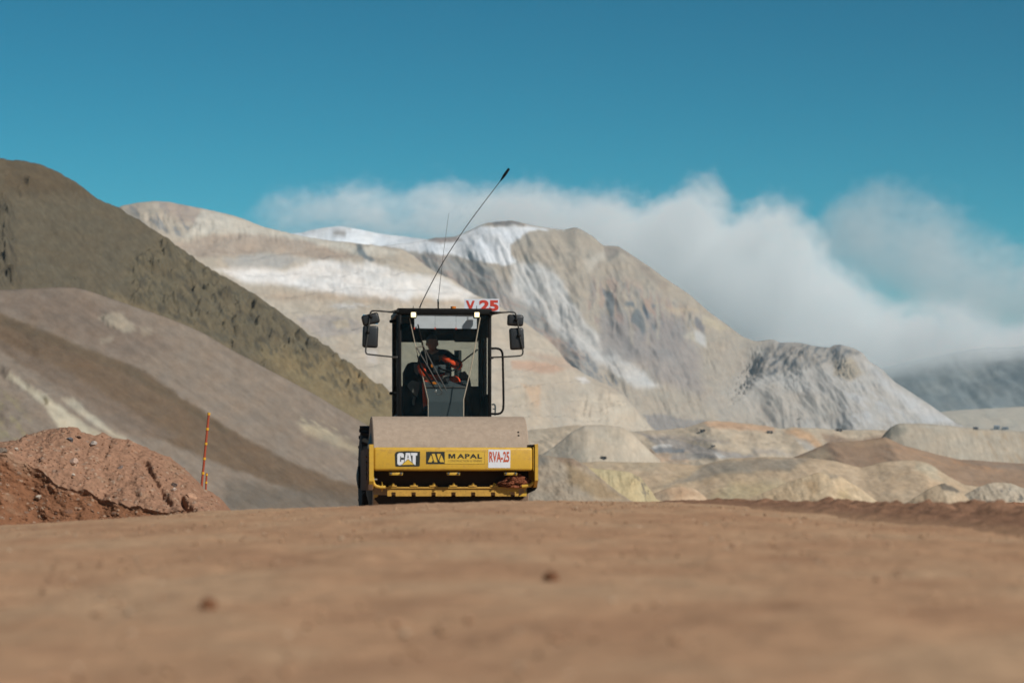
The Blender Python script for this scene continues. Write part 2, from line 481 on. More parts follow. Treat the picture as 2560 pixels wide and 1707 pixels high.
scree = [(-420, 640), (-200, 690)] + K(4, [(0, 775), (160, 765), (300, 757), (430, 762), (560, 800), (740, 862), (900, 915), (1020, 960), (1150, 1020), (1300, 1110), (1450, 1190),
         (1600, 1270), (1750, 1350), (1900, 1440), (2060, 1530)]) + [(970, 1095), (1060, 1150), (1160, 1205), (1290, 1262)]
brown = K(4, [(-200, 850), (0, 900), (130, 960), (300, 1020), (450, 1090), (600, 1150), (750, 1200), (860, 1260), (950, 1330), (1060, 1400), (1180, 1480), (1300, 1560)]) + \
        [(640, 1108), (720, 1150), (840, 1200), (980, 1235), (980, 1300), (700, 1215), (548, 1160)] + K(5, [(1400, 700), (900, 420), (500, 200), (130, 0)]) + [(-90, 800)]
terrain('scree_slope', scree, 470, 34, M_hill, (150, 136, 122),
        zones=[(K(4, [(0, 770), (430, 760), (700, 900), (1000, 1100), (700, 1180), (300, 1000), (0, 890)]), (138, 123, 110), 30),
               (brown, (122, 103, 84), 7, 0.95),
               (K(4, [(0, 905), (300, 1022), (750, 1205), (950, 1335), (1300, 1565), (1250, 1570), (900, 1360), (700, 1240), (0, 960)]), (112, 98, 80), 8, 0.7),
               (K(4, [(0, 1100), (300, 1300), (560, 1500), (760, 1600), (1000, 1600), (700, 1420), (300, 1190), (0, 1060)]), (136, 120, 106), 12, 0.8),
               (K(4, [(555, 930), (600, 900), (680, 905), (740, 960), (760, 1005), (690, 1010), (620, 970)]), (186, 174, 154), 7, 0.75),
               (K(4, [(560, 1040), (640, 1030), (620, 1060), (560, 1075)]), (165, 152, 135), 5, 0.8), (K(4, [(780, 985), (850, 980), (850, 1030), (800, 1030)]), (165, 152, 135), 5, 0.7),
               (K(4, [(555, 925), (600, 895), (620, 960), (690, 1010), (640, 1010), (570, 960)]), (105, 98, 88), 5, 0.7, 'streak', (60, 8, 14)),
               (K(4, [(1680, 1470), (1760, 1500), (1860, 1530), (1960, 1568), (1960, 1600), (1800, 1580), (1690, 1540)]), (196, 184, 158), 9, 0.7, 'streak', (32, 12, 60)),
               ([(745, 1058), (790, 1062), (850, 1090), (900, 1120), (890, 1135), (830, 1110), (760, 1080)], (192, 180, 154), 10, 0.6),
               (K(5, [(-200, 240), (40, 300), (150, 370), (270, 560), (300, 720), (200, 800), (-200, 900)]), (160, 148, 120), 14, 0.9, 'streak', (45, 22, 50)),
               (K(5, [(60, 150), (95, 115), (140, 150), (440, 335), (560, 430), (800, 600), (1080, 740), (1350, 850), (1450, 960), (900, 820), (560, 640), (400, 420), (180, 230)]), (206, 196, 174), 7, 0.9),
               (K(5, [(560, 360), (660, 340), (730, 400), (800, 470), (1000, 620), (1300, 800), (1250, 800), (900, 620), (700, 470)]), (200, 190, 170), 7, 0.85),
               (K(5, [(400, 350), (440, 340), (440, 400), (410, 420)]), (120, 110, 84), 3, 0.8),
               ([(560, 1200), (900, 1240), (900, 1275), (560, 1275)], (112, 104, 94), 16, 0.7)],
        relief=[('fbm', 33, 40, 220, 7), ('ridge', 33, 16, 130, 1.6), ('fbm', 0, 14, 14, 0.8)],
        spots=[(270, 800, 26, 12, 40, 11), (25, 940, 24, 12, 35, 14), (90, 975, 60, 8, 36, 10), (185, 1006, 40, 7, 36, 9), (20, 1040, 22, 22, 0, 12), (780, 1075, 30, 9, 30, 6), (45, 1060, 10, 22, 80, 9)],
        nu=400, nt=230, yvar=0.12, streaks=((33, 7, 160, 0.10), (33, 22, 260, 0.10)), seed=23, k=0.76, warp=5, tint=7, concave=1.25)

# grey-green hill right of the roller
terrain('grey_green_hill', [(1150, 1250), (1240, 1165)] + K(8, [(120, 432), (200, 445), (280, 450), (340, 485), (400, 535), (480, 600), (560, 655)]) + [(1640, 1290)], 330, 40, M_hill, (156, 143, 126),
        zones=[(K(8, [(60, 420), (140, 425), (170, 470), (90, 500)]), (118, 116, 110), 8, 0.8), (K(8, [(180, 440), (290, 448), (330, 490), (250, 480)]), (130, 108, 90), 6, 0.7),
               (K(8, [(250, 470), (420, 560), (520, 640), (400, 640), (260, 560)]), (150, 130, 102), 12, 0.8)],
        relief=[('ridge', 62, 34, 60, 4), ('fbm', 40, 30, 50, 6), ('fbm', 0, 9, 9, 1.2)], nu=200, nt=120, streaks=((62, 8, 50, 0.14),), seed=31, ds=0.0, tint=16, foot=-6)
terrain('ochre_knoll', [(1420, 1180)] + K(8, [(330, 490), (400, 500), (470, 505), (540, 515), (590, 540), (640, 600), (665, 640), (700, 655)]) + [(1700, 1290)], 390, 42, M_hill, (188, 172, 136),
        zones=[(K(8, [(560, 530), (600, 540), (660, 640), (610, 640)]), (120, 112, 102), 5, 0.9, 'streak', (70, 8, 22)), (K(8, [(400, 560), (520, 640), (430, 650)]), (165, 140, 108), 8, 0.7)],
        relief=[('ridge', 65, 30, 60, 3), ('fbm', 0, 9, 9, 1)], spots=[(1592, 1203, 8, 20, 60, 8), (1625, 1235, 6, 14, 60, 7)], nu=150, nt=100, streaks=((60, 7, 34, 0.16),), seed=37, ds=0.0, tint=12, foot=-6)
# yellowish hills at lower right
terrain('yellow_hill', K(8, [(520, 690), (600, 640), (670, 605), (720, 586), (780, 577), (840, 590), (880, 620), (930, 680)]), 430, 30, M_hill, (198, 172, 144), relief=[('fbm', 60, 30, 60, 3)],
        zones=[(K(8, [(680, 600), (780, 580), (850, 610), (760, 640)]), (186, 150, 118), 10, 0.6)], nu=90, nt=50, streaks=((60, 7, 45, 0.16), (20, 14, 60, 0.10)), tint=15, seed=41, ds=0.0, foot=-5)
terrain('yellow_hill', K(8, [(960, 690), (1080, 640), (1220, 580), (1330, 540), (1400, 515), (1470, 518), (1510, 535), (1600, 590), (1680, 650), (1740, 700)]), 520, 32, M_hill, (198, 175, 144),
        zones=[(K(8, [(1340, 560), (1400, 550), (1420, 600), (1380, 620)]), (176, 150, 118), 8, 0.8), (K(8, [(1440, 520), (1500, 520), (1500, 545), (1460, 545)]), (150, 138, 122), 5, 0.9),
               (K(8, [(1500, 600), (1540, 590), (1560, 680), (1500, 680)]), (172, 152, 118), 8, 0.7)],
        relief=[('fbm', 62, 50, 110, 5), ('fbm', 0, 14, 14, 0.8)], nu=160, nt=80, streaks=((60, 7, 45, 0.16), (20, 14, 60, 0.10)), tint=15, seed=43, ds=0.0, foot=-5)
terrain('yellow_hill', K(8, [(1760, 690), (1850, 630), (1930, 582), (1985, 563), (2030, 580), (2080, 620), (2150, 690)]), 470, 36, M_hill, (190, 169, 142),
        zones=[(K(8, [(1955, 570), (1990, 562), (2060, 600), (2040, 612), (1980, 590)]), (112, 104, 94), 4, 0.9)], relief=[('fbm', 65, 26, 50, 3)], nu=90, nt=60, streaks=((60, 7, 45, 0.16), (20, 14, 60, 0.10)), tint=15, seed=47, ds=0.0, foot=-5)
terrain('rocky_knoll', K(8, [(1960, 690), (2060, 630), (2130, 590), (2170, 572), (2220, 560), (2290, 565), (2352, 590), (2450, 600), (2600, 690)]), 560, 38, M_hill, (184, 170, 150),
        zones=[(K(8, [(2220, 590), (2290, 580), (2352, 610), (2400, 660), (2290, 650)]), (110, 106, 100), 6, 0.9, 'streak', (55, 12, 22))],
        relief=[('ridge', 55, 26, 46, 4), ('fbm', 0, 10, 10, 1)], nu=130, nt=70, streaks=((55, 6, 26, 0.20),), tint=18, seed=53, ds=0.0, foot=-5)
terrain('smooth_hill', [(1380, 1230)] + K(8, [(300, 470), (420, 462), (560, 470), (700, 470), (850, 485), (1000, 452), (1180, 445), (1350, 450), (1480, 462), (1600, 492), (1700, 468), (1800, 458), (1870, 460), (1930, 482),
        (2000, 530), (2080, 572), (2150, 580), (2250, 575), (2352, 590)]) + [(2800, 1240)], 760, 24, M_hill, (196, 173, 145),
        zones=[(K(8, [(640, 580), (850, 490), (1000, 460), (1350, 455), (1250, 510), (950, 540), (700, 600)]), (180, 160, 132), 14, 0.8),
               (K(8, [(1860, 465), (1940, 490), (1990, 560), (1930, 540), (1850, 500)]), (196, 184, 160), 8, 0.7),
               (K(12, [(1150, 810), (1500, 700), (1800, 520), (2352, 478), (2900, 470), (2700, 620), (1900, 640), (1700, 730), (1200, 800)]), (154, 143, 128), 7, 0.85),  # shade band on the slope, put into the colour
               (K(12, [(300, 500), (900, 480), (1300, 520), (1100, 620), (500, 590)]), (190, 172, 146), 6, 0.7),
               (K(8, [(1000, 560), (1250, 560), (1300, 660), (900, 650)]), (192, 174, 138), 20, 0.8)],
        relief=[('fbm', 20, 50, 160, 8), ('fbm', 0, 16, 16, 0.8)], nu=330, nt=110, streaks=((14, 9, 80, 0.13), (40, 12, 60, 0.09)), tint=14, seed=59, ds=0.0, k=0.88, foot=-10)

terrain('brown_flat', K(8, [(1120, 500), (1300, 445), (1460, 376), (1600, 370), (1715, 352), (1800, 392), (1930, 427), (2050, 456), (2352, 474)]) + [(2720, 1170)], 1000, 11, M_mount, (166, 138, 113),
        zones=[(K(8, [(1440, 380), (1600, 372), (1720, 356), (1760, 380), (1600, 400)]), (182, 152, 122), 5, 0.8), (K(8, [(1700, 400), (2352, 500), (2352, 525), (1900, 470)]), (186, 146, 112), 8, 0.8, 'streak', (12, 10, 90)),
               (K(8, [(2050, 462), (2352, 480), (2500, 500), (2352, 512)]), (150, 132, 116), 6, 0.7), (K(8, [(1180, 500), (1300, 450), (1440, 400), (1480, 450), (1350, 490)]), (190, 168, 140), 8, 0.8)],
        relief=[('fbm', 12, 20, 110, 5)], nu=260, nt=70, streaks=((12, 6, 80, 0.12),), seed=79, foot=-16, k=0.95)
# far mine: spoil heap, floor, terraced slope
terrain('spoil_heap', K(8, [(1600, 470), (1660, 400), (1705, 345), (1735, 310), (1775, 291), (1900, 292), (2000, 300), (2100, 312), (2200, 318), (2352, 327)]) + [(2700, 1085), (2900, 1100)], 1100, 34, M_mount, (190, 176, 154),
        zones=[(K(8, [(1700, 300), (1800, 285), (1820, 330), (1720, 360)]), (160, 152, 134), 8), (K(8, [(2100, 320), (2352, 330), (2352, 500), (2250, 470)]), (190, 166, 134), 12, 0.7, 'streak', (70, 20, 60)),
               (K(8, [(1750, 290), (2352, 322), (2352, 332), (1750, 300)]), (192, 182, 164), 3, 0.8)],
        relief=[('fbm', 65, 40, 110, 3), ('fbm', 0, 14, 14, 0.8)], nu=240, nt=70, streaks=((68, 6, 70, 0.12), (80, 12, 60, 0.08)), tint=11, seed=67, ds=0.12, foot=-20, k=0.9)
terrain('mine_floor', [(1150, 1085)] + K(8, [(0, 335), (300, 300), (420, 325), (560, 330), (700, 325), (800, 310), (900, 280), (1000, 285), (1100, 292), (1240, 320), (1290, 310), (1420, 318), (1500, 322), (1700, 325), (1900, 330),
        (2352, 340)]) + [(2800, 1090)], 1500, 17, M_mount, (198, 178, 150),
        zones=[(K(8, [(420, 460), (440, 430), (620, 425), (800, 430), (820, 470), (600, 475)]), (196, 160, 126), 6, 0.7),
               (K(8, [(600, 380), (700, 360), (860, 370), (900, 430), (700, 430)]), (170, 158, 148), 8, 0.8, 'streak', (20, 12, 40)),
               (K(8, [(640, 400), (740, 388), (730, 402), (650, 408)]), (210, 204, 198), 4, 0.9), (K(8, [(920, 425), (980, 440), (960, 450), (930, 445)]), (214, 208, 200), 3, 0.9),
               (K(8, [(570, 335), (760, 345), (1000, 370), (1000, 385), (700, 365)]), (172, 156, 140), 5, 0.8),
               (K(8, [(880, 275), (1200, 300), (1200, 325), (1000, 320), (900, 300)]), (204, 160, 120), 5, 0.8),
               (K(8, [(1250, 325), (1300, 308), (1370, 330), (1440, 400), (1500, 460), (1420, 440), (1360, 380)]), (202, 160, 116), 7, 0.85),
               (K(8, [(1290, 350), (1360, 370), (1430, 440), (1350, 410)]), (176, 170, 160), 6, 0.8),
               (K(8, [(1420, 330), (1600, 370), (1720, 345), (1800, 390), (2050, 455), (2352, 470), (2500, 480), (2500, 620), (2080, 580), (1900, 470), (1600, 480), (1480, 450)]), (166, 138, 112), 9, 0.9),
               (K(8, [(1700, 400), (2352, 500), (2352, 520), (1900, 470)]), (184, 140, 104), 10, 0.7, 'streak', (12, 10, 80)),
               (K(8, [(1100, 400), (1250, 420), (1300, 440), (1100, 430)]), (172, 160, 148), 6, 0.7),
               (K(12, [(940, 185), (1240, 240), (1480, 280), (1700, 350), (2352, 450), (2100, 480), (1700, 470), (1500, 410), (1240, 340)]), (162, 152, 143), 3, 0.9),
               (K(12, [(1120, 350), (1500, 370), (1500, 415), (1180, 410)]), (128, 131, 135), 2.5, 0.9),
               (K(12, [(1140, 328), (1360, 330), (1350, 354), (1150, 350)]), (206, 202, 196), 2, 0.9),
               (K(12, [(960, 370), (1100, 370), (1180, 410), (1000, 412)]), (172, 136, 106), 2.5, 0.8),
               (K(12, [(1800, 385), (1900, 410), (1985, 458), (1900, 475)]), (208, 203, 196), 2, 0.9),
               (K(12, [(800, 408), (1350, 415), (1340, 500), (780, 480)]), (190, 165, 138), 4, 0.7),
               (K(12, [(1340, 420), (1800, 430), (1700, 480), (1340, 500)]), (168, 161, 153), 4, 0.7)],
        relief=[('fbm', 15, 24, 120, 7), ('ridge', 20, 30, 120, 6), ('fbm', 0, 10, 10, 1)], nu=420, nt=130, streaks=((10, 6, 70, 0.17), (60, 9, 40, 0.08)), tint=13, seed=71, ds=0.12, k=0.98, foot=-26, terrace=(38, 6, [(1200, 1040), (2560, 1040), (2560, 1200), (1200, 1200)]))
terrain('mine_dump', K(8, [(60, 480), (190, 400), (275, 330), (335, 299), (420, 298), (500, 305), (550, 335), (610, 395), (680, 460)]), 1300, 34, M_mount, (196, 180, 156),
        zones=[(K(8, [(260, 305), (500, 300), (510, 312), (260, 318)]), (196, 182, 162), 3, 0.8)], relief=[('ridge', 80, 22, 90, 1.4)], nu=110, nt=60, streaks=((84, 5, 60, 0.14), (100, 9, 50, 0.10)), tint=10, seed=73, ds=0.12, foot=-12)
# pale terraced mountain, left and centre
t_prof = [(60, 640), (180, 575)] + K(4, [(640, 330), (680, 305), (760, 287), (860, 272), (950, 280), (1100, 310), (1220, 335), (1350, 370), (1480, 420), (1600, 450), (1720, 475), (1850, 500), (2000, 512), (2130, 527)]) + \
         K(6, [(1100, 405), (1180, 440), (1260, 510), (1340, 560), (1420, 592), (1500, 650), (1560, 690), (1640, 730)]) + [(1270, 780), (1320, 812), (1350, 835), (1390, 868), (1416, 905), (1450, 930), (1520, 962), (1560, 985), (1590, 1025), (1635, 1075), (1700, 1100)]
ter_poly = [(380, 640), (900, 620), (1250, 760), (1520, 962), (1640, 1075), (1640, 1200), (500, 1100)]
terrain('terraced_mountain', t_prof, 2300, 27, M_mount, (198, 182, 160),
        zones=[(K(4, [(690, 310), (860, 275), (1100, 312), (1130, 400), (1060, 470), (960, 480), (860, 420)]), (140, 141, 142), 9, 0.8, 'streak', (55, 18, 50)),
               (K(4, [(860, 272), (1000, 285), (1200, 335), (1150, 420), (1000, 380)]), (186, 164, 148), 14, 0.7),
               (K(4, [(1130, 320), (1480, 420), (1850, 500), (2130, 530), (2240, 560), (2100, 590), (1850, 545), (1500, 500), (1200, 450), (1050, 470)]), (214, 205, 188), 8, 0.9),
               (K(4, [(980, 520), (1200, 462), (1400, 455), (1700, 500), (2050, 600), (1800, 600), (1500, 560), (1250, 590), (1100, 590)]), (186, 165, 144), 7, 0.95),
               (K(4, [(1250, 610), (1400, 570), (1600, 570), (1760, 605), (1560, 650), (1290, 655)]), (186, 180, 172), 8, 0.9),
               (K(4, [(1210, 655), (1420, 650), (1600, 665), (1800, 600), (2100, 640), (2300, 700), (2300, 840), (1900, 800), (1600, 750), (1350, 725)]), (244, 238, 232), 9, 0.9),
               (K(6, [(880, 470), (1100, 545), (1400, 600), (1580, 700), (1500, 730), (1150, 700), (850, 640)]), (242, 236, 229), 9, 0.85),
               (K(6, [(200, 690), (600, 680), (1000, 710), (1500, 740), (1500, 760), (900, 740), (300, 720)]), (194, 168, 140), 8, 0.6),
               (K(6, [(600, 740), (850, 730), (1000, 780), (700, 800)]), (212, 204, 196), 8, 0.7, 'streak', (10, 16, 60)),
               (K(6, [(450, 825), (700, 818), (850, 850), (880, 930), (620, 960), (500, 900)]), (180, 168, 158), 5, 0.8),
               (K(6, [(680, 850), (780, 840), (790, 900), (700, 905)]), (206, 184, 150), 4, 0.7),
               (K(6, [(1900, 1050), (2150, 1080), (2352, 1180), (2100, 1150)]), (194, 158, 132), 9, 0.5),
               (K(6, [(880, 1050), (960, 1040), (950, 1120), (900, 1110)]), (212, 204, 198), 6, 0.6),
               (K(7, [(0, 845), (140, 850), (250, 892), (200, 905), (0, 895)]), (200, 160, 130), 5, 0.85),
               (K(8, [(40, 110), (130, 120), (132, 270), (90, 260)]), (208, 174, 138), 5, 0.8), (K(8, [(130, 120), (300, 130), (300, 285), (135, 275)]), (196, 180, 158), 5, 0.8),
               (K(8, [(315, 175), (490, 150), (570, 230), (650, 325), (300, 295)]), (210, 194, 170), 5, 0.9),
               (K(8, [(440, 118), (600, 118), (730, 130), (800, 190), (930, 320), (650, 320), (600, 250), (520, 160)]), (176, 162, 146), 4, 0.9),
               (K(8, [(580, 180), (640, 190), (690, 250), (620, 250)]), (200, 184, 160), 4, 0.8),
               (K(8, [(290, 80), (340, 80), (360, 100), (320, 110)]), (222, 214, 206), 4, 0.9),
               (K(8, [(0, 130), (40, 120), (230, 340), (240, 450), (0, 450)]), (198, 182, 158), 7, 0.7),
               ([(890, 608), (905, 602), (920, 640), (935, 652), (918, 655), (898, 640)], (112, 122, 126), 4, 0.9)],
        relief=[('fbm', 12, 40, 220, 12), ('ridge', 80, 22, 70, 7, K(4, [(690, 300), (1480, 410), (2240, 530), (2240, 590), (1500, 520), (900, 500)])), ('ridge', 10, 26, 130, 4), ('fbm', 0, 12, 12, 1.6),
                ('ridge', 88, 16, 110, 5, K(8, [(0, 90), (500, 140), (660, 330), (0, 330)]))],
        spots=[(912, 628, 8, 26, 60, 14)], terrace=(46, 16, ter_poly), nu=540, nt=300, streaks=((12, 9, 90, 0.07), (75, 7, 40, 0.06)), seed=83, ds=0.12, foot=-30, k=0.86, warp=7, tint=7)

# main mountain with snow shoulder
m_prof = K(6, [(780, 460), (950, 392), (1100, 370), (1250, 352), (1330, 335), (1440, 330), (1520, 300), (1600, 262), (1650, 245), (1720, 232), (1800, 231), (1880, 252), (2000, 270), (2130, 280), (2200, 268), (2240, 285)]) + \
         K(7, [(370, 275), (420, 320), (450, 321), (490, 325), (560, 372), (640, 422), (720, 482), (820, 548), (900, 620), (1000, 690), (1060, 735), (1110, 750), (1200, 751), (1230, 768), (1300, 764), (1380, 780), (1460, 790), (1480, 778), (1510, 774), (1550, 780), (1580, 792), (1612, 812), (1640, 850), (1700, 890), (1760, 948), (1850, 1003), (1950, 1070), (2040, 1132), (2150, 1180), (2300, 1250)])
crag = K(7, [(1080, 880), (1200, 765), (1310, 760), (1500, 772), (1600, 810), (1540, 850), (1420, 870), (1250, 900), (1110, 940)])
gully = K(6, [(900, 430), (1300, 440), (1600, 500), (1900, 700), (2352, 1100), (2352, 1300), (1900, 1050), (1500, 700), (1000, 520)])
midrock = K(7, [(320, 480), (500, 460), (720, 560), (900, 660), (900, 740), (740, 800), (480, 740), (340, 660)])
terrain('snowy_mountain', m_prof, 3400, 33, M_mount, (192, 176, 154),
        zones=[(gully, (180, 172, 162), 16, 0.9), (gully, (140, 142, 142), 12, 0.5, 'streak', (38, 14, 60)), (gully, (186, 152, 130), 14, 0.55, 'streak', (40, 11, 70)),
               (K(7, [(0, 400), (100, 402), (180, 428), (240, 490), (262, 560), (350, 680), (450, 780), (560, 860), (680, 970), (560, 970), (400, 862), (250, 745), (100, 600), (0, 545)]), (222, 217, 210), 9, 0.9),
               (K(7, [(400, 660), (700, 620), (860, 800), (900, 1010), (700, 960), (500, 820)]), (170, 158, 150), 18, 0.85),
               (K(7, [(850, 900), (1000, 760), (1130, 760), (1050, 1000), (900, 1080)]), (186, 172, 154), 14, 0.7),
               (midrock, (176, 140, 124), 14, 0.5, 'streak', (80, 16, 70)), (midrock, (140, 140, 140), 12, 0.4, 'streak', (84, 14, 60)),
               (K(13, [(0, 1180), (400, 1230), (1100, 1240), (1120, 1568), (900, 1800), (0, 1700)]), (162, 152, 145), 12, 0.8),
               (K(13, [(50, 840), (130, 870), (195, 985), (200, 1170), (130, 1210), (60, 1060)]), (116, 122, 126), 3, 0.85), (K(13, [(310, 1010), (420, 1035), (440, 1105), (345, 1075)]), (108, 118, 125), 2.5, 0.85),
               (K(13, [(545, 1035), (600, 1080), (660, 1220), (620, 1235), (570, 1130)]), (104, 114, 124), 2.5, 0.9), (K(13, [(450, 1100), (560, 1170), (600, 1300), (600, 1400), (545, 1460), (490, 1330), (415, 1260)]), (116, 122, 124), 3, 0.85),
               (K(13, [(660, 1275), (725, 1300), (720, 1410), (670, 1350)]), (118, 124, 128), 2.5, 0.8), (K(13, [(680, 1040), (740, 1050), (700, 1120)]), (112, 120, 126), 2.5, 0.8), (K(13, [(935, 1180), (980, 1190), (965, 1240)]), (124, 126, 128), 2.5, 0.8),
               (K(13, [(800, 1290), (830, 1300), (825, 1360)]), (120, 124, 128), 2.5, 0.8), (K(13, [(1220, 1230), (1300, 1230), (1385, 1300), (1335, 1420), (1260, 1350)]), (132, 127, 128), 3, 0.85),
               (K(13, [(300, 960), (380, 1130), (420, 1300), (440, 1568), (400, 1568), (360, 1200), (280, 980)]), (184, 172, 154), 3, 0.7), (K(13, [(500, 980), (560, 1150), (640, 1350), (660, 1568), (620, 1568), (580, 1250), (490, 1000)]), (184, 172, 156), 3, 0.7),
               (K(13, [(760, 1000), (790, 1200), (770, 1500), (735, 1500), (745, 1150)]), (186, 176, 160), 3, 0.8), (K(13, [(850, 1080), (1280, 1100), (1290, 1130), (900, 1140)]), (202, 180, 148), 3, 0.8),
               (K(13, [(1400, 1250), (1640, 1330), (1640, 1360), (1420, 1340)]), (204, 190, 156), 3, 0.8), (K(13, [(1090, 1440), (1260, 1400), (1400, 1480), (1380, 1560), (1280, 1560)]), (204, 194, 172), 4, 0.7),
               (K(13, [(540, 980), (640, 980), (680, 1080), (720, 1180), (640, 1130)]), (190, 152, 128), 4, 0.7), (K(13, [(180, 1150), (300, 1200), (290, 1300), (200, 1260)]), (184, 152, 134), 4, 0.6),
               (K(13, [(130, 320), (260, 330), (240, 400), (80, 480)]), (142, 140, 130), 6, 0.8), (K(13, [(440, 520), (640, 560), (900, 800), (860, 900), (560, 640)]), (168, 146, 124), 8, 0.6),
               (K(12, [(1040, -20), (1300, -10), (1700, 40), (1840, 155), (1500, 150), (1300, 165), (1170, 165), (1080, 80)]), (160, 150, 142), 3, 0.9),
               (K(7, [(230, 760), (300, 760), (400, 880), (540, 960), (420, 960), (300, 860)]), (128, 130, 134), 7, 0.8, 'streak', (55, 9, 30)),
               (K(7, [(100, 740), (220, 750), (280, 850), (200, 830)]), (196, 164, 138), 8, 0.7),
               (K(7, [(330, 395), (420, 345), (470, 345), (400, 400), (350, 440)]), (212, 200, 182), 8, 0.8),
               (K(7, [(830, 700), (880, 730), (890, 780), (850, 760)]), (216, 210, 204), 5, 0.8), (K(7, [(880, 640), (1000, 690), (980, 710), (880, 690)]), (208, 190, 158), 5, 0.7),
               (K(7, [(420, 325), (490, 325), (640, 425), (620, 440), (500, 350), (430, 380)]), (158, 140, 124), 6, 0.6),
               (K(7, [(1180, 740), (1600, 760), (2400, 1250), (1300, 1200), (1000, 1000)]), (196, 190, 182), 34, 0.9), (crag, (172, 160, 146), 8, 0.8), (crag, (112, 114, 116), 6, 0.9, 'streak', (130, 9, 40)),
               (K(7, [(1470, 850), (1560, 840), (1620, 900), (1560, 940), (1480, 920)]), (188, 170, 142), 9, 0.85),
               (K(7, [(1620, 850), (1800, 1000), (2040, 1130), (1900, 1130), (1700, 960)]), (214, 212, 210), 9, 0.85),
               (K(7, [(1500, 940), (1700, 980), (1900, 1139), (1500, 1139)]), (206, 204, 202), 14, 0.7, 'streak', (35, 16, 60)),
               (K(7, [(900, 1000), (1200, 960), (1500, 1040), (1500, 1139), (950, 1139)]), (192, 180, 164), 14, 0.7),
               (K(6, [(850, 385), (1000, 350), (1200, 345), (1440, 330), (1600, 265), (1660, 258), (1740, 262), (1960, 270), (1960, 293), (1860, 318), (1800, 380), (1788, 430), (1830, 495), (1780, 515), (1650, 490), (1500, 455),
                      (1350, 440), (1100, 405), (950, 378)]), (250, 252, 255), 4, 0.97),
               (K(6, [(1960, 268), (2130, 280), (2130, 288), (1960, 280)]), (250, 252, 255), 2, 0.9),
               (K(6, [(1240, 350), (1300, 318), (1440, 322), (1490, 345), (1380, 376), (1270, 362)]), (164, 144, 130), 4, 0.95),
               (K(6, [(1640, 245), (1720, 228), (1850, 238), (1900, 256), (1760, 258)]), (136, 128, 124), 3, 0.95),
               (K(6, [(2130, 275), (2220, 262), (2280, 320), (2180, 330)]), (150, 146, 138), 6, 0.7, 'streak', (70, 8, 20))],
        relief=[('fbm', 50, 90, 260, 22), ('fbm', 58, 45, 220, 13), ('ridge', 44, 30, 190, 3.5, gully), ('ridge', 84, 30, 140, 6, midrock), ('ridge', 130, 22, 90, 10, crag), ('fbm', 0, 14, 14, 1.0)],
        spots=[(1885, 860, 70, 26, 108, -34), (1850, 940, 60, 30, 112, -30), (2105, 900, 90, 26, 60, 22), (1990, 930, 90, 40, 130, 12)],
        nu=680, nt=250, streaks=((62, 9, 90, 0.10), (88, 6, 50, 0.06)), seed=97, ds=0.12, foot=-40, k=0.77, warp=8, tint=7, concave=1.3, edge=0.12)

# pale plain ahead of the far range
terrain('pale_plain', [(2150, 1090), (2250, 1050), (2330, 1032), (2400, 1024), (2480, 1020), (2560, 1016), (2750, 1010), (2900, 1030)], 4000, 9, M_mount, (196, 184, 162), relief=[('fbm', 5, 20, 120, 5)], nu=140, nt=50, seed=107, ds=0.12, foot=-36)
# ridges standing in the clouds, beyond
terrain('far_range', [(1950, 1000), (2100, 940), (2230, 915), (2290, 900), (2370, 885), (2450, 872), (2560, 865), (2700, 850), (2900, 840)], 5500, 30, M_mount, (140, 144, 142),
        zones=[([(2300, 900), (2560, 880), (2560, 960), (2400, 990)], (96, 100, 100), 30, 0.7, 'streak', (30, 24, 60))], relief=[('ridge', 50, 40, 120, 14)], nu=150, nt=80, seed=109, foot=-40)
terrain('far_snow_ridge', [(600, 640), (700, 585)] + K(6, [(480, 305), (560, 285), (640, 270), (720, 262), (850, 285), (1000, 315), (1150, 330), (1300, 350)]) + [(1150, 640)], 5350, 24, M_mount, (250, 252, 255),
        zones=[(K(6, [(470, 315), (560, 285), (600, 285), (520, 318)]), (150, 142, 136), 3, 0.9), (K(6, [(630, 335), (720, 285), (800, 275), (760, 310), (680, 345)]), (160, 148, 138), 4, 0.9)],
        relief=[('fbm', 10, 20, 80, 5)], nu=160, nt=60, seed=113, foot=-40)

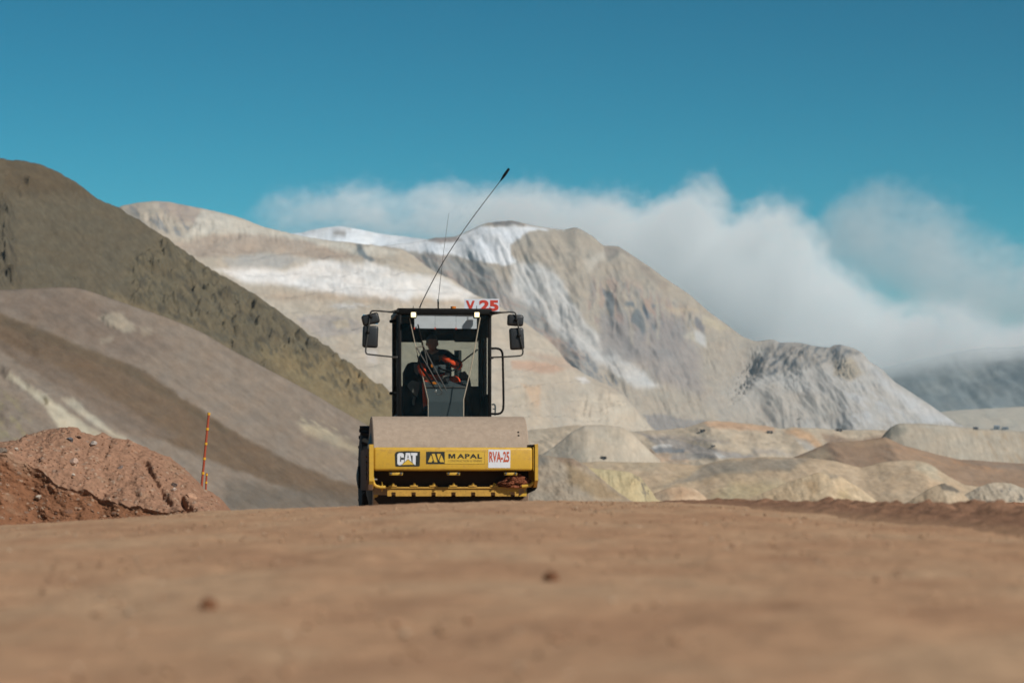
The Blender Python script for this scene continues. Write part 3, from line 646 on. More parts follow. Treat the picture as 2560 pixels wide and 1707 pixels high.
# ------------------------------------------------------------------ cloud banks
def cloud(name, x0, x1, y0, y1, ztop, tops, bots, dens, nscale, namp, soft, yd, seed, label, step=0.8, xmin=0.6, pale=(0.98, 1.0, 1.0)):
    """a body of cloud: its top and base heights run along x, torn by noise"""
    bm = bmesh.new()
    bmesh.ops.create_cube(bm, size=1)
    me = bpy.data.meshes.new(name)
    for v in bm.verts:
        v.co = ((x0 + x1) / 2 + v.co.x * (x1 - x0), (y0 + y1) / 2 + v.co.y * (y1 - y0), ztop / 2 + 10 + v.co.z * (ztop + 20))
    bm.to_mesh(me); bm.free()
    o = bpy.data.objects.new(name, me); C.objects.link(o)
    m = bpy.data.materials.new(name); m.use_nodes = True
    t = m.node_tree; N = t.nodes; L = t.links
    N.clear()
    out = N.new('ShaderNodeOutputMaterial')
    vol = N.new('ShaderNodeVolumePrincipled')
    vol.inputs['Color'].default_value = (*pale, 1)
    vol.inputs['Anisotropy'].default_value = 0.0
    vol.inputs['Density Attribute'].default_value = ''
    tc = N.new('ShaderNodeTexCoord')
    sp = N.new('ShaderNodeSeparateXYZ'); L.new(tc.outputs['Object'], sp.inputs[0])
    def mrange(src, a, b, c, d, smooth=False):
        n = N.new('ShaderNodeMapRange')
        n.interpolation_type = 'SMOOTHSTEP' if smooth else 'LINEAR'
        for i, vv in enumerate((a, b, c, d)): n.inputs[i + 1].default_value = vv
        L.new(src, n.inputs[0]); return n.outputs[0]
    def math_(op, a, b):
        n = N.new('ShaderNodeMath'); n.operation = op
        for i, vv in enumerate((a, b)):
            if isinstance(vv, (int, float)): n.inputs[i].default_value = vv
            else: L.new(vv, n.inputs[i])
        return n.outputs[0]
    un = mrange(sp.outputs[0], x0, x1, 0, 1)
    def curve(pts):
        n = N.new('ShaderNodeFloatCurve')
        cv = n.mapping.curves[0]
        P = sorted([((px - 1280) / F * yd, CAMZ + (HY - py) / F * yd) for px, py in pts])
        P = [((x - x0) / (x1 - x0), z / ztop) for x, z in P]
        cv.points[0].location = P[0]; cv.points[1].location = P[-1]
        for p in P[1:-1]: cv.points.new(*p)
        for p in cv.points: p.handle_type = 'AUTO_CLAMPED'
        n.mapping.update()
        L.new(un, n.inputs['Value'])
        return math_('MULTIPLY', n.outputs[0], ztop)
    nz = N.new('ShaderNodeTexNoise'); nz.inputs['Scale'].default_value = nscale
    nz.inputs['Detail'].default_value = 6; nz.inputs['Roughness'].default_value = 0.6; nz.inputs['Distortion'].default_value = 0.25
    mp = N.new('ShaderNodeMapping'); mp.inputs['Location'].default_value = (seed * 131.0, seed * 57.0, seed * 23.0)
    mp.inputs['Scale'].default_value = (1, 1, 1.25)
    L.new(tc.outputs['Object'], mp.inputs[0]); L.new(mp.outputs[0], nz.inputs['Vector'])
    nn = math_('SUBTRACT', nz.outputs[0], 0.5)
    nf = N.new('ShaderNodeTexNoise'); nf.inputs['Scale'].default_value = nscale * 4.3
    nf.inputs['Detail'].default_value = 3.5; nf.inputs['Roughness'].default_value = 0.6
    L.new(mp.outputs[0], nf.inputs['Vector'])
    nn2 = math_('ADD', math_('MULTIPLY', nn, namp), math_('MULTIPLY', math_('SUBTRACT', nf.outputs[0], 0.5), namp * 0.75))
    topz = math_('ADD', curve(tops), nn2)
    dt = math_('SUBTRACT', topz, sp.outputs[2])
    a = mrange(dt, 0, soft, 0, 1, True)
    bz = math_('SUBTRACT', sp.outputs[2], math_('ADD', curve(bots), nn2))
    b = mrange(bz, 0, soft * 1.2, 0, 1, True)
    ym = (y0 + y1) / 2
    yy = math_('ABSOLUTE', math_('SUBTRACT', sp.outputs[1], ym), 0)
    c = mrange(math_('ADD', yy, math_('MULTIPLY', nn, -namp * 2.2)), (y1 - y0) * 0.28, (y1 - y0) * 0.46, 1, 0, True)
    xa = mrange(un, 0.0, 0.55, xmin, 1, True)
    lump = mrange(math_('ADD', math_('MULTIPLY', nz.outputs[0], 0.65), math_('MULTIPLY', nf.outputs[0], 0.35)), 0.36, 0.62, 0.06, 1.0, True)
    dd = math_('MULTIPLY', math_('MULTIPLY', math_('MULTIPLY', a, b), math_('MULTIPLY', c, xa)), math_('MULTIPLY', lump, dens))
    L.new(dd, vol.inputs['Density'])
    L.new(vol.outputs[0], out.inputs['Volume'])
    m.cycles.volume_step_rate = step
    me.materials.append(m)
    tag(o, label, 'cloud', kind='stuff')
    return o

tops = [(560, 640), (640, 560), (700, 515), (760, 508), (880, 488), (940, 484), (1010, 500), (1080, 490), (1183, 502), (1320, 484), (1420, 500), (1500, 505), (1606, 520), (1700, 478), (1742, 474), (1791, 505), (1819, 552),
        (1873, 530), (1933, 520), (1977, 560), (2026, 600), (2050, 645), (2085, 684), (2129, 715), (2232, 775), (2314, 770), (2368, 785), (2423, 806), (2466, 822), (2504, 808), (2560, 808), (2750, 760), (3100, 800)]
bots = [(560, 660), (700, 590), (900, 585), (1150, 600), (1400, 700), (1700, 900), (1900, 960), (2150, 985), (2260, 965), (2400, 945), (2560, 935), (2800, 930), (3100, 930)]
cloud('cloud_bank', -620, 1450, 5050, 6150, 640, tops, bots, 0.015, 0.0085, 120, 45, 5500, 3, 'white cloud bank rolling over the ridge behind the mountains')
tops2 = [(1900, 1000), (2030, 900), (2050, 620), (2072, 505), (2150, 462), (2216, 470), (2287, 482), (2330, 510), (2400, 560), (2480, 600), (2560, 640), (2800, 600), (3100, 640)]
bots2 = [(1900, 990), (2030, 880), (2060, 700), (2150, 740), (2250, 800), (2400, 850), (2600, 900), (3100, 900)]
cloud('cloud', 620, 2000, 6700, 7700, 780, tops2, bots2, 0.0036, 0.007, 170, 80, 7200, 8, 'tall thin grey cloud standing apart above the right end of the bank')

# the air: one closed box of even, pale haze round the ground, hills and camera
def haze_box(dens):
    bm = bmesh.new(); bmesh.ops.create_cube(bm, size=1)
    me = bpy.data.meshes.new('haze')
    for v in bm.verts:
        v.co = (v.co.x * 14400, 730 + v.co.y * 7660, 155 + v.co.z * 386)
    bm.to_mesh(me); bm.free()
    o = bpy.data.objects.new('haze', me); C.objects.link(o)
    m = bpy.data.materials.new('haze'); m.use_nodes = True
    N = m.node_tree.nodes; N.clear()
    out = N.new('ShaderNodeOutputMaterial'); v = N.new('ShaderNodeVolumePrincipled')
    v.inputs['Color'].default_value = (0.52, 0.79, 1.0, 1); v.inputs['Density'].default_value = dens
    m.node_tree.links.new(v.outputs[0], out.inputs['Volume'])
    me.materials.append(m)
    tag(o, kind='stuff')
    return o
HAZE = 0.000055
if HAZE: haze_box(HAZE)

# ------------------------------------------------------------------ red-brown mound at left
mt = [(-500, 1085), (-260, 1110)] + K(5, [(0, 740), (120, 690), (250, 640), (420, 612), (520, 608), (590, 612), (640, 655), (750, 690), (800, 672), (900, 705), (1080, 730), (1190, 793), (1330, 838), (1450, 890), (1560, 970), (1700, 1080), (1760, 1165),
      (1840, 1212), (1900, 1240), (1945, 1290), (1985, 1360), (2010, 1420)])
ml = [(-500, 1150), (-260, 1145)] + K(5, [(0, 858), (130, 872), (200, 930), (300, 965), (420, 1010), (540, 1130), (640, 1150), (850, 1190), (960, 1285), (1200, 1320), (1500, 1370), (1700, 1390), (1985, 1420), (2010, 1440)])
nu, n1, n2, n3 = 460, 26, 130, 110
u = np.linspace(mt[0][0], mt[-1][0], nu)
pt = np.interp(u, *np.array(mt).T); pl = np.interp(u, *np.array(ml).T)
pl = pl + fbm(u / 40, u * 0, 4, 7, 0.55) * 7
Yr = 38.6 + fbm(u / 120, u * 0, 3, 3) * 0.5
Yl = 36.9 + fbm(u / 140, u * 0 + 3, 2, 5) * 0.25
zr = CAMZ + (HY - pt) / F * Yr; zl = np.minimum(CAMZ + (HY - pl) / F * Yl, zr - 0.03)
zl = np.maximum(zl, 0.03)
rows = []
for t in np.linspace(0, 1, n1)[:-1]: rows.append((Yr + 3.0 * (1 - t), -0.02 + (zr + 0.02) * (1 - (1 - t) ** 1.6)))
for t in np.linspace(0, 1, n2)[:-1]: rows.append((Yr + (Yl - Yr) * t, zr + (zl - zr) * (0.6 * t + 0.4 * t * t)))
for t in np.linspace(0, 1, n3): rows.append((Yl - 0.16 * np.sin(t * 1.2) - 0.45 * t * t + 0.08 * np.sin(np.pi * t ** 0.7), zl + (-0.05 - zl) * t))
Ym = np.array([r[0] for r in rows]); Zm = np.array([r[1] for r in rows])
Xm = np.repeat(((u - 1280) / F * 37.5)[None], len(rows), 0)
tt = np.concatenate([-np.ones(n1 - 1), np.linspace(0, 1, n2)[:-1], 1 + np.linspace(0, 1, n3)])[:, None] * np.ones((1, nu))
sxx, szz = Xm, Zm + Ym * 0.3
d1, i1 = worley(sxx / 0.10, szz / 0.07, 3); d2, i2 = worley(sxx / 0.28, szz / 0.2, 8); d3, i3 = worley(sxx / 0.05, szz / 0.04, 18)
fac = sstep(1.0, 1.15, tt)
rl = 0.035 * np.clip(0.55 - d1, 0, 1) * (i1 > 0.45) + 0.09 * np.clip(0.5 - d2, 0, 1) * (i2 > 0.6) + 0.02 * np.clip(0.6 - d3, 0, 1) * (i3 > 0.5)
rl -= 0.09 * np.clip(0.42 - d1, 0, 1) * (i1 < 0.16) + 0.05 * np.clip(0.5 - d3, 0, 1) * (i3 < 0.18)
rl += 0.024 * fbm(sxx / 0.12, szz / 0.1, 4, 25, 0.6) + 0.05 * fbm(sxx / 0.7, szz / 0.5, 3, 26)
rl += fac * (0.10 * fbm((sxx + szz * 0.9) / 0.6, szz / 0.6, 4, 29, 0.55) + 0.05 * fbm(sxx / 0.2, szz / 0.2, 4, 30, 0.6))
trench = np.exp(-((line_d(u[None] + 0 * Zm, HY - (Zm - CAMZ) / Ym * F, K(5, [(1260, 920), (1330, 1010), (1420, 1110), (1500, 1220), (1580, 1300)])) / 7) ** 2))
rl -= 0.11 * trench
tr2 = np.exp(-((line_d(u[None] + 0 * Zm, HY - (Zm - CAMZ) / Ym * F, K(5, [(1660, 1240), (1720, 1310), (1800, 1390)])) / 6) ** 2))
rl -= 0.22 * tr2
edge_ = 0.35 + 0.65 * sstep(0, 0.1, np.abs(tt))
Ym2 = Ym - rl * 0.75 * edge_; Zm2 = Zm + rl * 0.6 * edge_ * (1 - 0.7 * fac)
cm = np.empty(Xm.shape + (3,)); cm[:] = lin((158, 121, 98))
cm *= (1 + 0.14 * fbm(sxx / 0.3, szz / 0.2, 5, 44, 0.65))[..., None]
a = (fac * 0.9)[..., None]; cm = cm * (1 - a) + lin((132, 90, 64)) * a  # cut face coloured darker to stand for its shade
a = ((i1 > 0.92) * (d1 < 0.3) * 0.4)[..., None]; cm = cm * (1 - a) + lin((150, 138, 126)) * a
a = ((i3 > 0.94) * (d3 < 0.4) * 0.6)[..., None]; cm = cm * (1 - a) + lin((186, 162, 140)) * a
a = ((i2 > 0.92) * (d2 < 0.2) * 0.3)[..., None]; cm = cm * (1 - a) + lin((118, 104, 96)) * a
a = (sstep(0.25, 0.6, fbm(sxx / 0.5, szz / 0.3, 3, 45)) * 0.4)[..., None]; cm = cm * (1 - a) + lin((156, 128, 104)) * a
mound = grid_mesh('dirt_mound', Xm, Ym2, Zm2, M_clod, np.clip(cm, 0.01, .8))
tag(mound, 'red brown mound of loose stony soil with a crumbling cut face', 'mound')
from mathutils.bvhtree import BVHTree
mbvh = BVHTree.FromObject(mound, bpy.context.evaluated_depsgraph_get())

def on_mound(px, py):
    dr = Vector(((px - 1280) / F, 1, (HY - py) / F)).normalized()
    h = mbvh.ray_cast(Vector((0, 0, CAMZ)), dr)
    return h[0]
def stone_mesh(name, r, seed, c, flat=0.7):
    bm = bmesh.new(); bmesh.ops.create_icosphere(bm, subdivisions=2, radius=r)
    rr = random.Random(seed)
    pl_ = [(Vector((rr.uniform(-1, 1), rr.uniform(-1, 1), rr.uniform(-1, 1))).normalized(), rr.uniform(0.45, 0.8) * r) for _ in range(9)]
    for v in bm.verts:
        for n_, d_ in pl_:
            e = v.co.dot(n_) - d_
            if e > 0: v.co -= n_ * e
        v.co.z *= flat
        v.co *= rr.uniform(0.96, 1.04)
    me = bpy.data.meshes.new(name); bm.to_mesh(me); bm.free()
    at = me.color_attributes.new('Col', 'FLOAT_COLOR', 'POINT')
    c4 = np.tile(np.append(lin(c), 1), (len(me.vertices), 1)).astype(np.float32); at.data.foreach_set('color', c4.ravel())
    me.materials.append(M_clod)
    o = bpy.data.objects.new(name, me); C.objects.link(o)
    o.rotation_euler = (rr.uniform(-.5, .5), rr.uniform(-.5, .5), rr.uniform(0, 6))
    return o
STONES = [(583, 612, .055, (120, 104, 98), 'rounded grey stone on the very top of the brown mound'),
          (640, 735, .055, (112, 112, 116), 'blue grey angular stone just below the mound crest'),
          (850, 770, .06, (190, 178, 168), 'pale pink stone lying right of the blue grey one'),
          (675, 935, .085, (188, 158, 140), 'largest pale flat stone embedded in the mound slope'),
          (670, 1045, .03, (214, 196, 178), 'small white stone low on the mound slope'),
          (1095, 985, .045, (132, 118, 112), 'grey stone in the middle of the mound slope'),
          (1590, 1145, .06, (140, 124, 116), 'grey stone near the right foot of the mound'),
          (1585, 1188, .05, (206, 184, 168), 'pale stone under the grey one at mound right foot'),
          (350, 1258, .055, (186, 172, 156), 'long pale stone in the shaded cut of the mound'),
          (150, 822, .045, (196, 180, 164), 'whitish stone at the left shoulder of the mound'),
          (25, 835, .08, (126, 112, 100), 'dark boulder at the left edge on the mound ledge'),
          (720, 712, .04, (104, 84, 74), 'dark brown clod left of the mound crest notch'),
          (1740, 1255, .09, (182, 142, 116), 'light brown block of soil broken off at the mound toe')]
for i, (x, y, r, c, lab) in enumerate(STONES):
    px, py = K(5, [(x, y)])[0]
    p = on_mound(px, py)
    if p is None: continue
    o = stone_mesh('stone', r, 100 + i, c, 0.65)
    o.location = p + Vector((0, 0, 0.2 * r))
    tag(o, lab, 'stone')
def mound_area(rg, n):
    out = []
    while len(out) < n:
        x = rg.uniform(0, 2000); y = rg.uniform(620, 1450)
        p = on_mound(*K(5, [(x, y)])[0])
        if p is not None: out.append((p.x, p.y, p.z))
    return np.array(out)
pebble_cloud('mound_gravel', 1600, mound_area, (0.004, 0.017), [(162, 122, 96), (158, 124, 100), (130, 104, 88), (132, 96, 74), (150, 110, 84), (166, 138, 116)], 12, lambda P: P[:, 2], 'small stones and crumbs strewn over the brown mound', M_clod, 0.8)
# two darker clods lying on the road in the foreground
for i, (px, py, r, lab) in enumerate([(1375, 1457, .035, 'small dark clod alone on the road in front of the roller'), (515, 1530, .034, 'small dark clod at lower left of the dirt road')]):
    o = stone_mesh('soil_clod', r, 300 + i, (124, 86, 62), 0.8)
    dr = np.array([(px - 1280) / F, 1, (HY - py) / F])
    for Yt in np.arange(4, 30, 0.02):
        if CAMZ + dr[2] * Yt < ground_z(np.array(dr[0] * Yt), np.array(Yt)): break
    o.location = (dr[0] * Yt, Yt, float(ground_z(np.array(dr[0] * Yt), np.array(Yt))) + r * 0.5)
    tag(o, lab, 'clod')
# ------------------------------------------------------------------ object materials
def pmat(name, rgb, rough=0.5, metal=0.0, var=0.12, scale=6.0, dust=0.0, dustcol=(150, 120, 96), bump=0.0, spec=0.5, coat=0.0):
    m = bpy.data.materials.new(name); m.use_nodes = True
    t = m.node_tree; N = t.nodes; L = t.links; b = N['Principled BSDF']
    b.inputs['Roughness'].default_value = rough; b.inputs['Metallic'].default_value = metal
    b.inputs['Specular IOR Level'].default_value = spec
    b.inputs['Coat Weight'].default_value = coat
    tc = N.new('ShaderNodeTexCoord')
    n = N.new('ShaderNodeTexNoise'); n.inputs['Scale'].default_value = scale; n.inputs['Detail'].default_value = 6; n.inputs['Roughness'].default_value = 0.65
    L.new(tc.outputs['Object'], n.inputs['Vector'])
    r = N.new('ShaderNodeValToRGB')
    c = lin(rgb)
    r.color_ramp.elements[0].position = 0.3; r.color_ramp.elements[0].color = (*(c * (1 - var)), 1)
    r.color_ramp.elements[1].position = 0.7; r.color_ramp.elements[1].color = (*np.clip(c * (1 + var), 0, .95), 1)
    L.new(n.outputs[0], r.inputs[0])
    src = r.outputs[0]
    if dust:
        n2 = N.new('ShaderNodeTexNoise'); n2.inputs['Scale'].default_value = scale * 2.7; n2.inputs['Detail'].default_value = 8; n2.inputs['Roughness'].default_value = 0.75
        L.new(tc.outputs['Object'], n2.inputs['Vector'])
        mr = N.new('ShaderNodeMapRange'); mr.inputs[1].default_value = 0.52; mr.inputs[2].default_value = 0.72; mr.inputs[3].default_value = 0.08 * dust; mr.inputs[4].default_value = dust
        L.new(n2.outputs[0], mr.inputs[0])
        mx = N.new('ShaderNodeMix'); mx.data_type = 'RGBA'
        L.new(mr.outputs[0], mx.inputs[0]); L.new(src, mx.inputs[6]); mx.inputs[7].default_value = (*lin(dustcol), 1)
        src = mx.outputs[2]
        ma = N.new('ShaderNodeMath'); ma.operation = 'MULTIPLY_ADD'; ma.use_clamp = True
        L.new(mr.outputs[0], ma.inputs[0]); ma.inputs[1].default_value = 0.5; ma.inputs[2].default_value = rough
        L.new(ma.outputs[0], b.inputs['Roughness'])
    L.new(src, b.inputs['Base Color'])
    if bump:
        bp = N.new('ShaderNodeBump'); bp.inputs['Strength'].default_value = bump; bp.inputs['Distance'].default_value = 0.01
        L.new(n.outputs[0], bp.inputs['Height']); L.new(bp.outputs[0], b.inputs['Normal'])
    return m

def glass_mat(name, tint, refl=1.0):
    m = bpy.data.materials.new(name); m.use_nodes = True
    t = m.node_tree; N = t.nodes; L = t.links; N.clear()
    out = N.new('ShaderNodeOutputMaterial'); tr = N.new('ShaderNodeBsdfTransparent'); gl = N.new('ShaderNodeBsdfGlossy')
    mix = N.new('ShaderNodeMixShader'); fr = N.new('ShaderNodeValue'); fr.outputs[0].default_value = 0.010
    tc = N.new('ShaderNodeTexCoord'); nz = N.new('ShaderNodeTexNoise'); nz.inputs['Scale'].default_value = 9; nz.inputs['Detail'].default_value = 7
    L.new(tc.outputs['Object'], nz.inputs['Vector'])
    df = N.new('ShaderNodeBsdfDiffuse'); df.inputs[0].default_value = (*lin((150, 140, 128)), 1)
    mr = N.new('ShaderNodeMapRange'); mr.inputs[1].default_value = 0.45; mr.inputs[2].default_value = 0.8; mr.inputs[3].default_value = 0.003; mr.inputs[4].default_value = 0.02
    L.new(nz.outputs[0], mr.inputs[0])
    tr.inputs[0].default_value = (*tint, 1); gl.inputs['Roughness'].default_value = 0.03
    mm = N.new('ShaderNodeMath'); mm.operation = 'MULTIPLY'; mm.inputs[1].default_value = refl
    L.new(fr.outputs[0], mm.inputs[0]); L.new(mm.outputs[0], mix.inputs[0]); L.new(tr.outputs[0], mix.inputs[1]); L.new(gl.outputs[0], mix.inputs[2])
    mix2 = N.new('ShaderNodeMixShader'); L.new(mr.outputs[0], mix2.inputs[0]); L.new(mix.outputs[0], mix2.inputs[1]); L.new(df.outputs[0], mix2.inputs[2])
    L.new(mix2.outputs[0], out.inputs[0])
    return m

def lamp_mat(name, col, s):
    m = bpy.data.materials.new(name); m.use_nodes = True
    b = m.node_tree.nodes['Principled BSDF']
    b.inputs['Base Color'].default_value = (*col, 1); b.inputs['Emission Color'].default_value = (*col, 1); b.inputs['Emission Strength'].default_value = s
    return m

Y_ = pmat('yellow_paint', (220, 174, 54), 0.45, 0, 0.08, 5, 0.7, (160, 118, 74), 0.05)
Y_worn = pmat('worn_yellow_paint', (206, 158, 60), 0.6, 0, 0.15, 14, 0.8, (110, 74, 48), 0.3)
BRN = pmat('mud_caked_paint', (104, 76, 56), 0.85, 0, 0.25, 14, 0.4, (70, 50, 38), 0.4)
BLK = pmat('black_paint', (17, 16, 15), 0.55, 0, 0.15, 6, 0.10, (52, 44, 38), spec=0.15)
BLKP = pmat('black_plastic', (36, 38, 40), 0.42, 0, 0.1, 8, 0.12, (90, 80, 70))
INT = pmat('dark_cab_lining', (24, 22, 21), 0.9, 0, 0.15, 9, spec=0.1)
CONS = pmat('console_plastic', (62, 74, 78), 0.7, 0, 0.1, 40, 0.15, (96, 92, 84))
GREYP = pmat('grey_trim', (122, 116, 106), 0.75, 0, 0.1, 12)
RUB = pmat('tyre_rubber', (26, 25, 24), 0.85, 0, 0.2, 10, 0.35, (92, 72, 56), 0.3)
STEEL = pmat('dusty_drum_steel', (172, 152, 133), 0.85, 0.0, 0.13, 12, 0.5, (206, 192, 176), 0.2, 0.2)
METAL = pmat('bare_steel', (170, 166, 158), 0.35, 0.8, 0.1, 12)
DMET = pmat('dark_steel', (70, 68, 64), 0.5, 0.4, 0.15, 12)
WHITE = pmat('white_sheet', (222, 226, 234), 0.7, 0, 0.03, 14, 0.06, (170, 160, 150))
VIS = pmat('visor_sheet', (226, 230, 238), 0.7, 0, 0.05, 7)
DECD = pmat('decal_black', (34, 40, 36), 0.45, 0, 0.1, 30, 0.15, (120, 100, 60))
DECY = pmat('decal_yellow', (226, 184, 62), 0.5, 0, 0.05, 9, 0.12, (176, 140, 84))
DECW = pmat('decal_white', (232, 234, 238), 0.5, 0, 0.03, 9, 0.08, (170, 150, 120))
DECG = pmat('decal_brown', (132, 102, 44), 0.6, 0, 0.05, 9)
RED = pmat('red_lettering', (206, 52, 28), 0.5, 0, 0.08, 20, 0.15, (226, 200, 190))
ORD = pmat('orange_lettering', (200, 78, 34), 0.55, 0, 0.08, 20, 0.12, (216, 190, 176))
AMBER = pmat('amber_lens', (222, 128, 30), 0.25, 0, 0.1, 8)
ORNG = pmat('orange_workwear', (255, 84, 26), 0.8, 0, 0.12, 12, 0, bump=0.4)
NAVY = pmat('navy_jacket', (20, 24, 34), 0.85, 0, 0.15, 10, 0, bump=0.4)
SKIN = pmat('skin', (142, 98, 74), 0.55, 0, 0.08, 10)
SEAL = pmat('pale_rubber_seal', (186, 172, 150), 0.7, 0, 0.1, 20)
SOILD = pmat('damp_soil', (136, 76, 46), 0.95, 0, 0.35, 26, 0, bump=0.8)
POLE_O = pmat('orange_pole_paint', (176, 74, 40), 0.6, 0, 0.15, 9, 0.25, (140, 90, 60))
POLE_Y = pmat('yellow_pole_tape', (234, 172, 40), 0.5, 0, 0.08, 9)
WSH = glass_mat('windshield_glass', (0.90, 0.91, 0.90), 0.6)
RGL = glass_mat('rear_window_glass', (0.74, 0.77, 0.75), 0.5)
DGL = glass_mat('tinted_side_glass', (0.10, 0.11, 0.11), 0.5)
LAMP = lamp_mat('lit_work_lamp', (1.0, 0.82, 0.46), 1.35)
MIRR = pmat('mirror_glass', (200, 205, 210), 0.05, 1.0, 0.01, 3)

# ------------------------------------------------------------------ mesh builder
class MB:
    def __init__(s): s.bm = bmesh.new()
    def box(s, x0, x1, y0, y1, z0, z1, bev=0.0, seg=2, rot=None):
        b = bmesh.new(); bmesh.ops.create_cube(b, size=1)
        c = Vector(((x0 + x1) / 2, (y0 + y1) / 2, (z0 + z1) / 2)); d = (abs(x1 - x0), abs(y1 - y0), abs(z1 - z0))
        for v in b.verts: v.co = Vector((v.co.x * d[0], v.co.y * d[1], v.co.z * d[2]))
        if bev: bmesh.ops.bevel(b, geom=list(b.edges), offset=min(bev, min(d) * 0.49), segments=seg, profile=0.5, affect='EDGES')
        for v in b.verts: v.co = (rot @ v.co if rot else v.co) + c
        s._add(b); return s
    def _add(s, b):
        me = bpy.data.meshes.new('t'); b.to_mesh(me); b.free(); s.bm.from_mesh(me); bpy.data.meshes.remove(me)
    def cyl(s, p0, p1, r, r1=None, n=20):
        p0, p1 = Vector(p0), Vector(p1); r1 = r if r1 is None else r1
        b = bmesh.new(); L_ = (p1 - p0).length
        bmesh.ops.create_cone(b, cap_ends=True, segments=n, radius1=r, radius2=r1, depth=L_)
        M = Matrix.Translation((p0 + p1) / 2) @ (p1 - p0).to_track_quat('Z', 'Y').to_matrix().to_4x4()
        bmesh.ops.transform(b, matrix=M, verts=b.verts); s._add(b); return s
    def tube(s, pts, r, n=8, smooth=0):
        P = [Vector(p) for p in pts]
        for _ in range(smooth):          # corner cutting
            Q = [P[0]]
            for a, b in zip(P[:-1], P[1:]): Q += [a.lerp(b, 0.25), a.lerp(b, 0.75)]
            P = Q + [P[-1]]
        rs = r if isinstance(r, (list, tuple)) else [r] * len(P)
        if len(rs) != len(P): rs = list(np.interp(np.linspace(0, 1, len(P)), np.linspace(0, 1, len(rs)), rs))
        rings = []; up = None
        for i, p in enumerate(P):
            d = (P[min(i + 1, len(P) - 1)] - P[max(i - 1, 0)]).normalized()
            if up is None: up = d.orthogonal().normalized()
            up = (up - d * up.dot(d)).normalized(); sd = d.cross(up)
            rings.append([s.bm.verts.new(p + (up * math.cos(2 * math.pi * k / n) + sd * math.sin(2 * math.pi * k / n)) * rs[i]) for k in range(n)])
        for a, b in zip(rings[:-1], rings[1:]):
            for k in range(n): s.bm.faces.new((a[k], a[(k + 1) % n], b[(k + 1) % n], b[k]))
        s.bm.faces.new(rings[0][::-1]); s.bm.faces.new(rings[-1]); return s
    def prism(s, pts, y0, y1):
        """outline in x-z pulled from y0 back to y1"""
        A = [s.bm.verts.new((x, y0, z)) for x, z in pts]; B = [s.bm.verts.new((x, y1, z)) for x, z in pts]
        s.bm.faces.new(A); s.bm.faces.new(B[::-1]); n = len(A)
        for i in range(n): s.bm.faces.new((A[i], A[(i + 1) % n], B[(i + 1) % n], B[i]))
        return s
    def prism_x(s, pts, x0, x1):
        A = [s.bm.verts.new((x0, y, z)) for y, z in pts]; B = [s.bm.verts.new((x1, y, z)) for y, z in pts]
        s.bm.faces.new(A); s.bm.faces.new(B[::-1]); n = len(A)
        for i in range(n): s.bm.faces.new((A[i], A[(i + 1) % n], B[(i + 1) % n], B[i]))
        return s
    def lathe_x(s, prof, cx, cy, cz, n=64):
        """(x, r) outline turned about the x axis"""
        rings = [[s.bm.verts.new((cx + x, cy + r * math.cos(2 * math.pi * k / n), cz + r * math.sin(2 * math.pi * k / n))) for k in range(n)] for x, r in prof]
        for a, b in zip(rings[:-1], rings[1:]):
            for k in range(n): s.bm.faces.new((a[k], a[(k + 1) % n], b[(k + 1) % n], b[k]))
        s.bm.faces.new(rings[0][::-1]); s.bm.faces.new(rings[-1]); return s
    def sphere(s, c, r, sx=1, sy=1, sz=1, n=16):
        b = bmesh.new(); bmesh.ops.create_uvsphere(b, u_segments=n, v_segments=n * 2 // 3, radius=r)
        for v in b.verts: v.co = Vector((v.co.x * sx, v.co.y * sy, v.co.z * sz)) + Vector(c)
        s._add(b); return s
    def build(s, name, mat, parent=None, angle=35):
        bmesh.ops.recalc_face_normals(s.bm, faces=list(s.bm.faces))
        me = bpy.data.meshes.new(name); s.bm.to_mesh(me); s.bm.free()
        me.materials.append(mat)
        me.polygons.foreach_set('use_smooth', np.ones(len(me.polygons), bool))
        me.set_sharp_from_angle(angle=R(angle))
        o = bpy.data.objects.new(name, me); C.objects.link(o)
        if parent: o.parent = parent
        return o

def glyphs(s, x0, x1, z0, z1, y, depth=0.002, bold=0.0, name='lettering', mat=None, parent=None, space=1.0):
    """lettering cut as thin sheet, fitted into x0..x1, z0..z1 on the plane y"""
    cu = bpy.data.curves.new('txt', 'FONT'); cu.body = s; cu.size = 1; cu.offset = bold; cu.space_character = space; cu.fill_mode = 'FRONT'; cu.resolution_u = 6
    ob = bpy.data.objects.new('txt', cu); C.objects.link(ob)
    dg = bpy.context.evaluated_depsgraph_get()
    me = bpy.data.meshes.new_from_object(ob.evaluated_get(dg))
    bpy.data.objects.remove(ob); bpy.data.curves.remove(cu)
    co = np.array([v.co[:] for v in me.vertices]); mn, mx = co.min(0), co.max(0)
    for v, c in zip(me.vertices, co):
        v.co = (x0 + (c[0] - mn[0]) / (mx[0] - mn[0]) * (x1 - x0), y, z0 + (c[1] - mn[1]) / (mx[1] - mn[1]) * (z1 - z0))
    me.name = name
    me.materials.append(mat)
    o = bpy.data.objects.new(name, me); C.objects.link(o); o.parent = parent
    return o

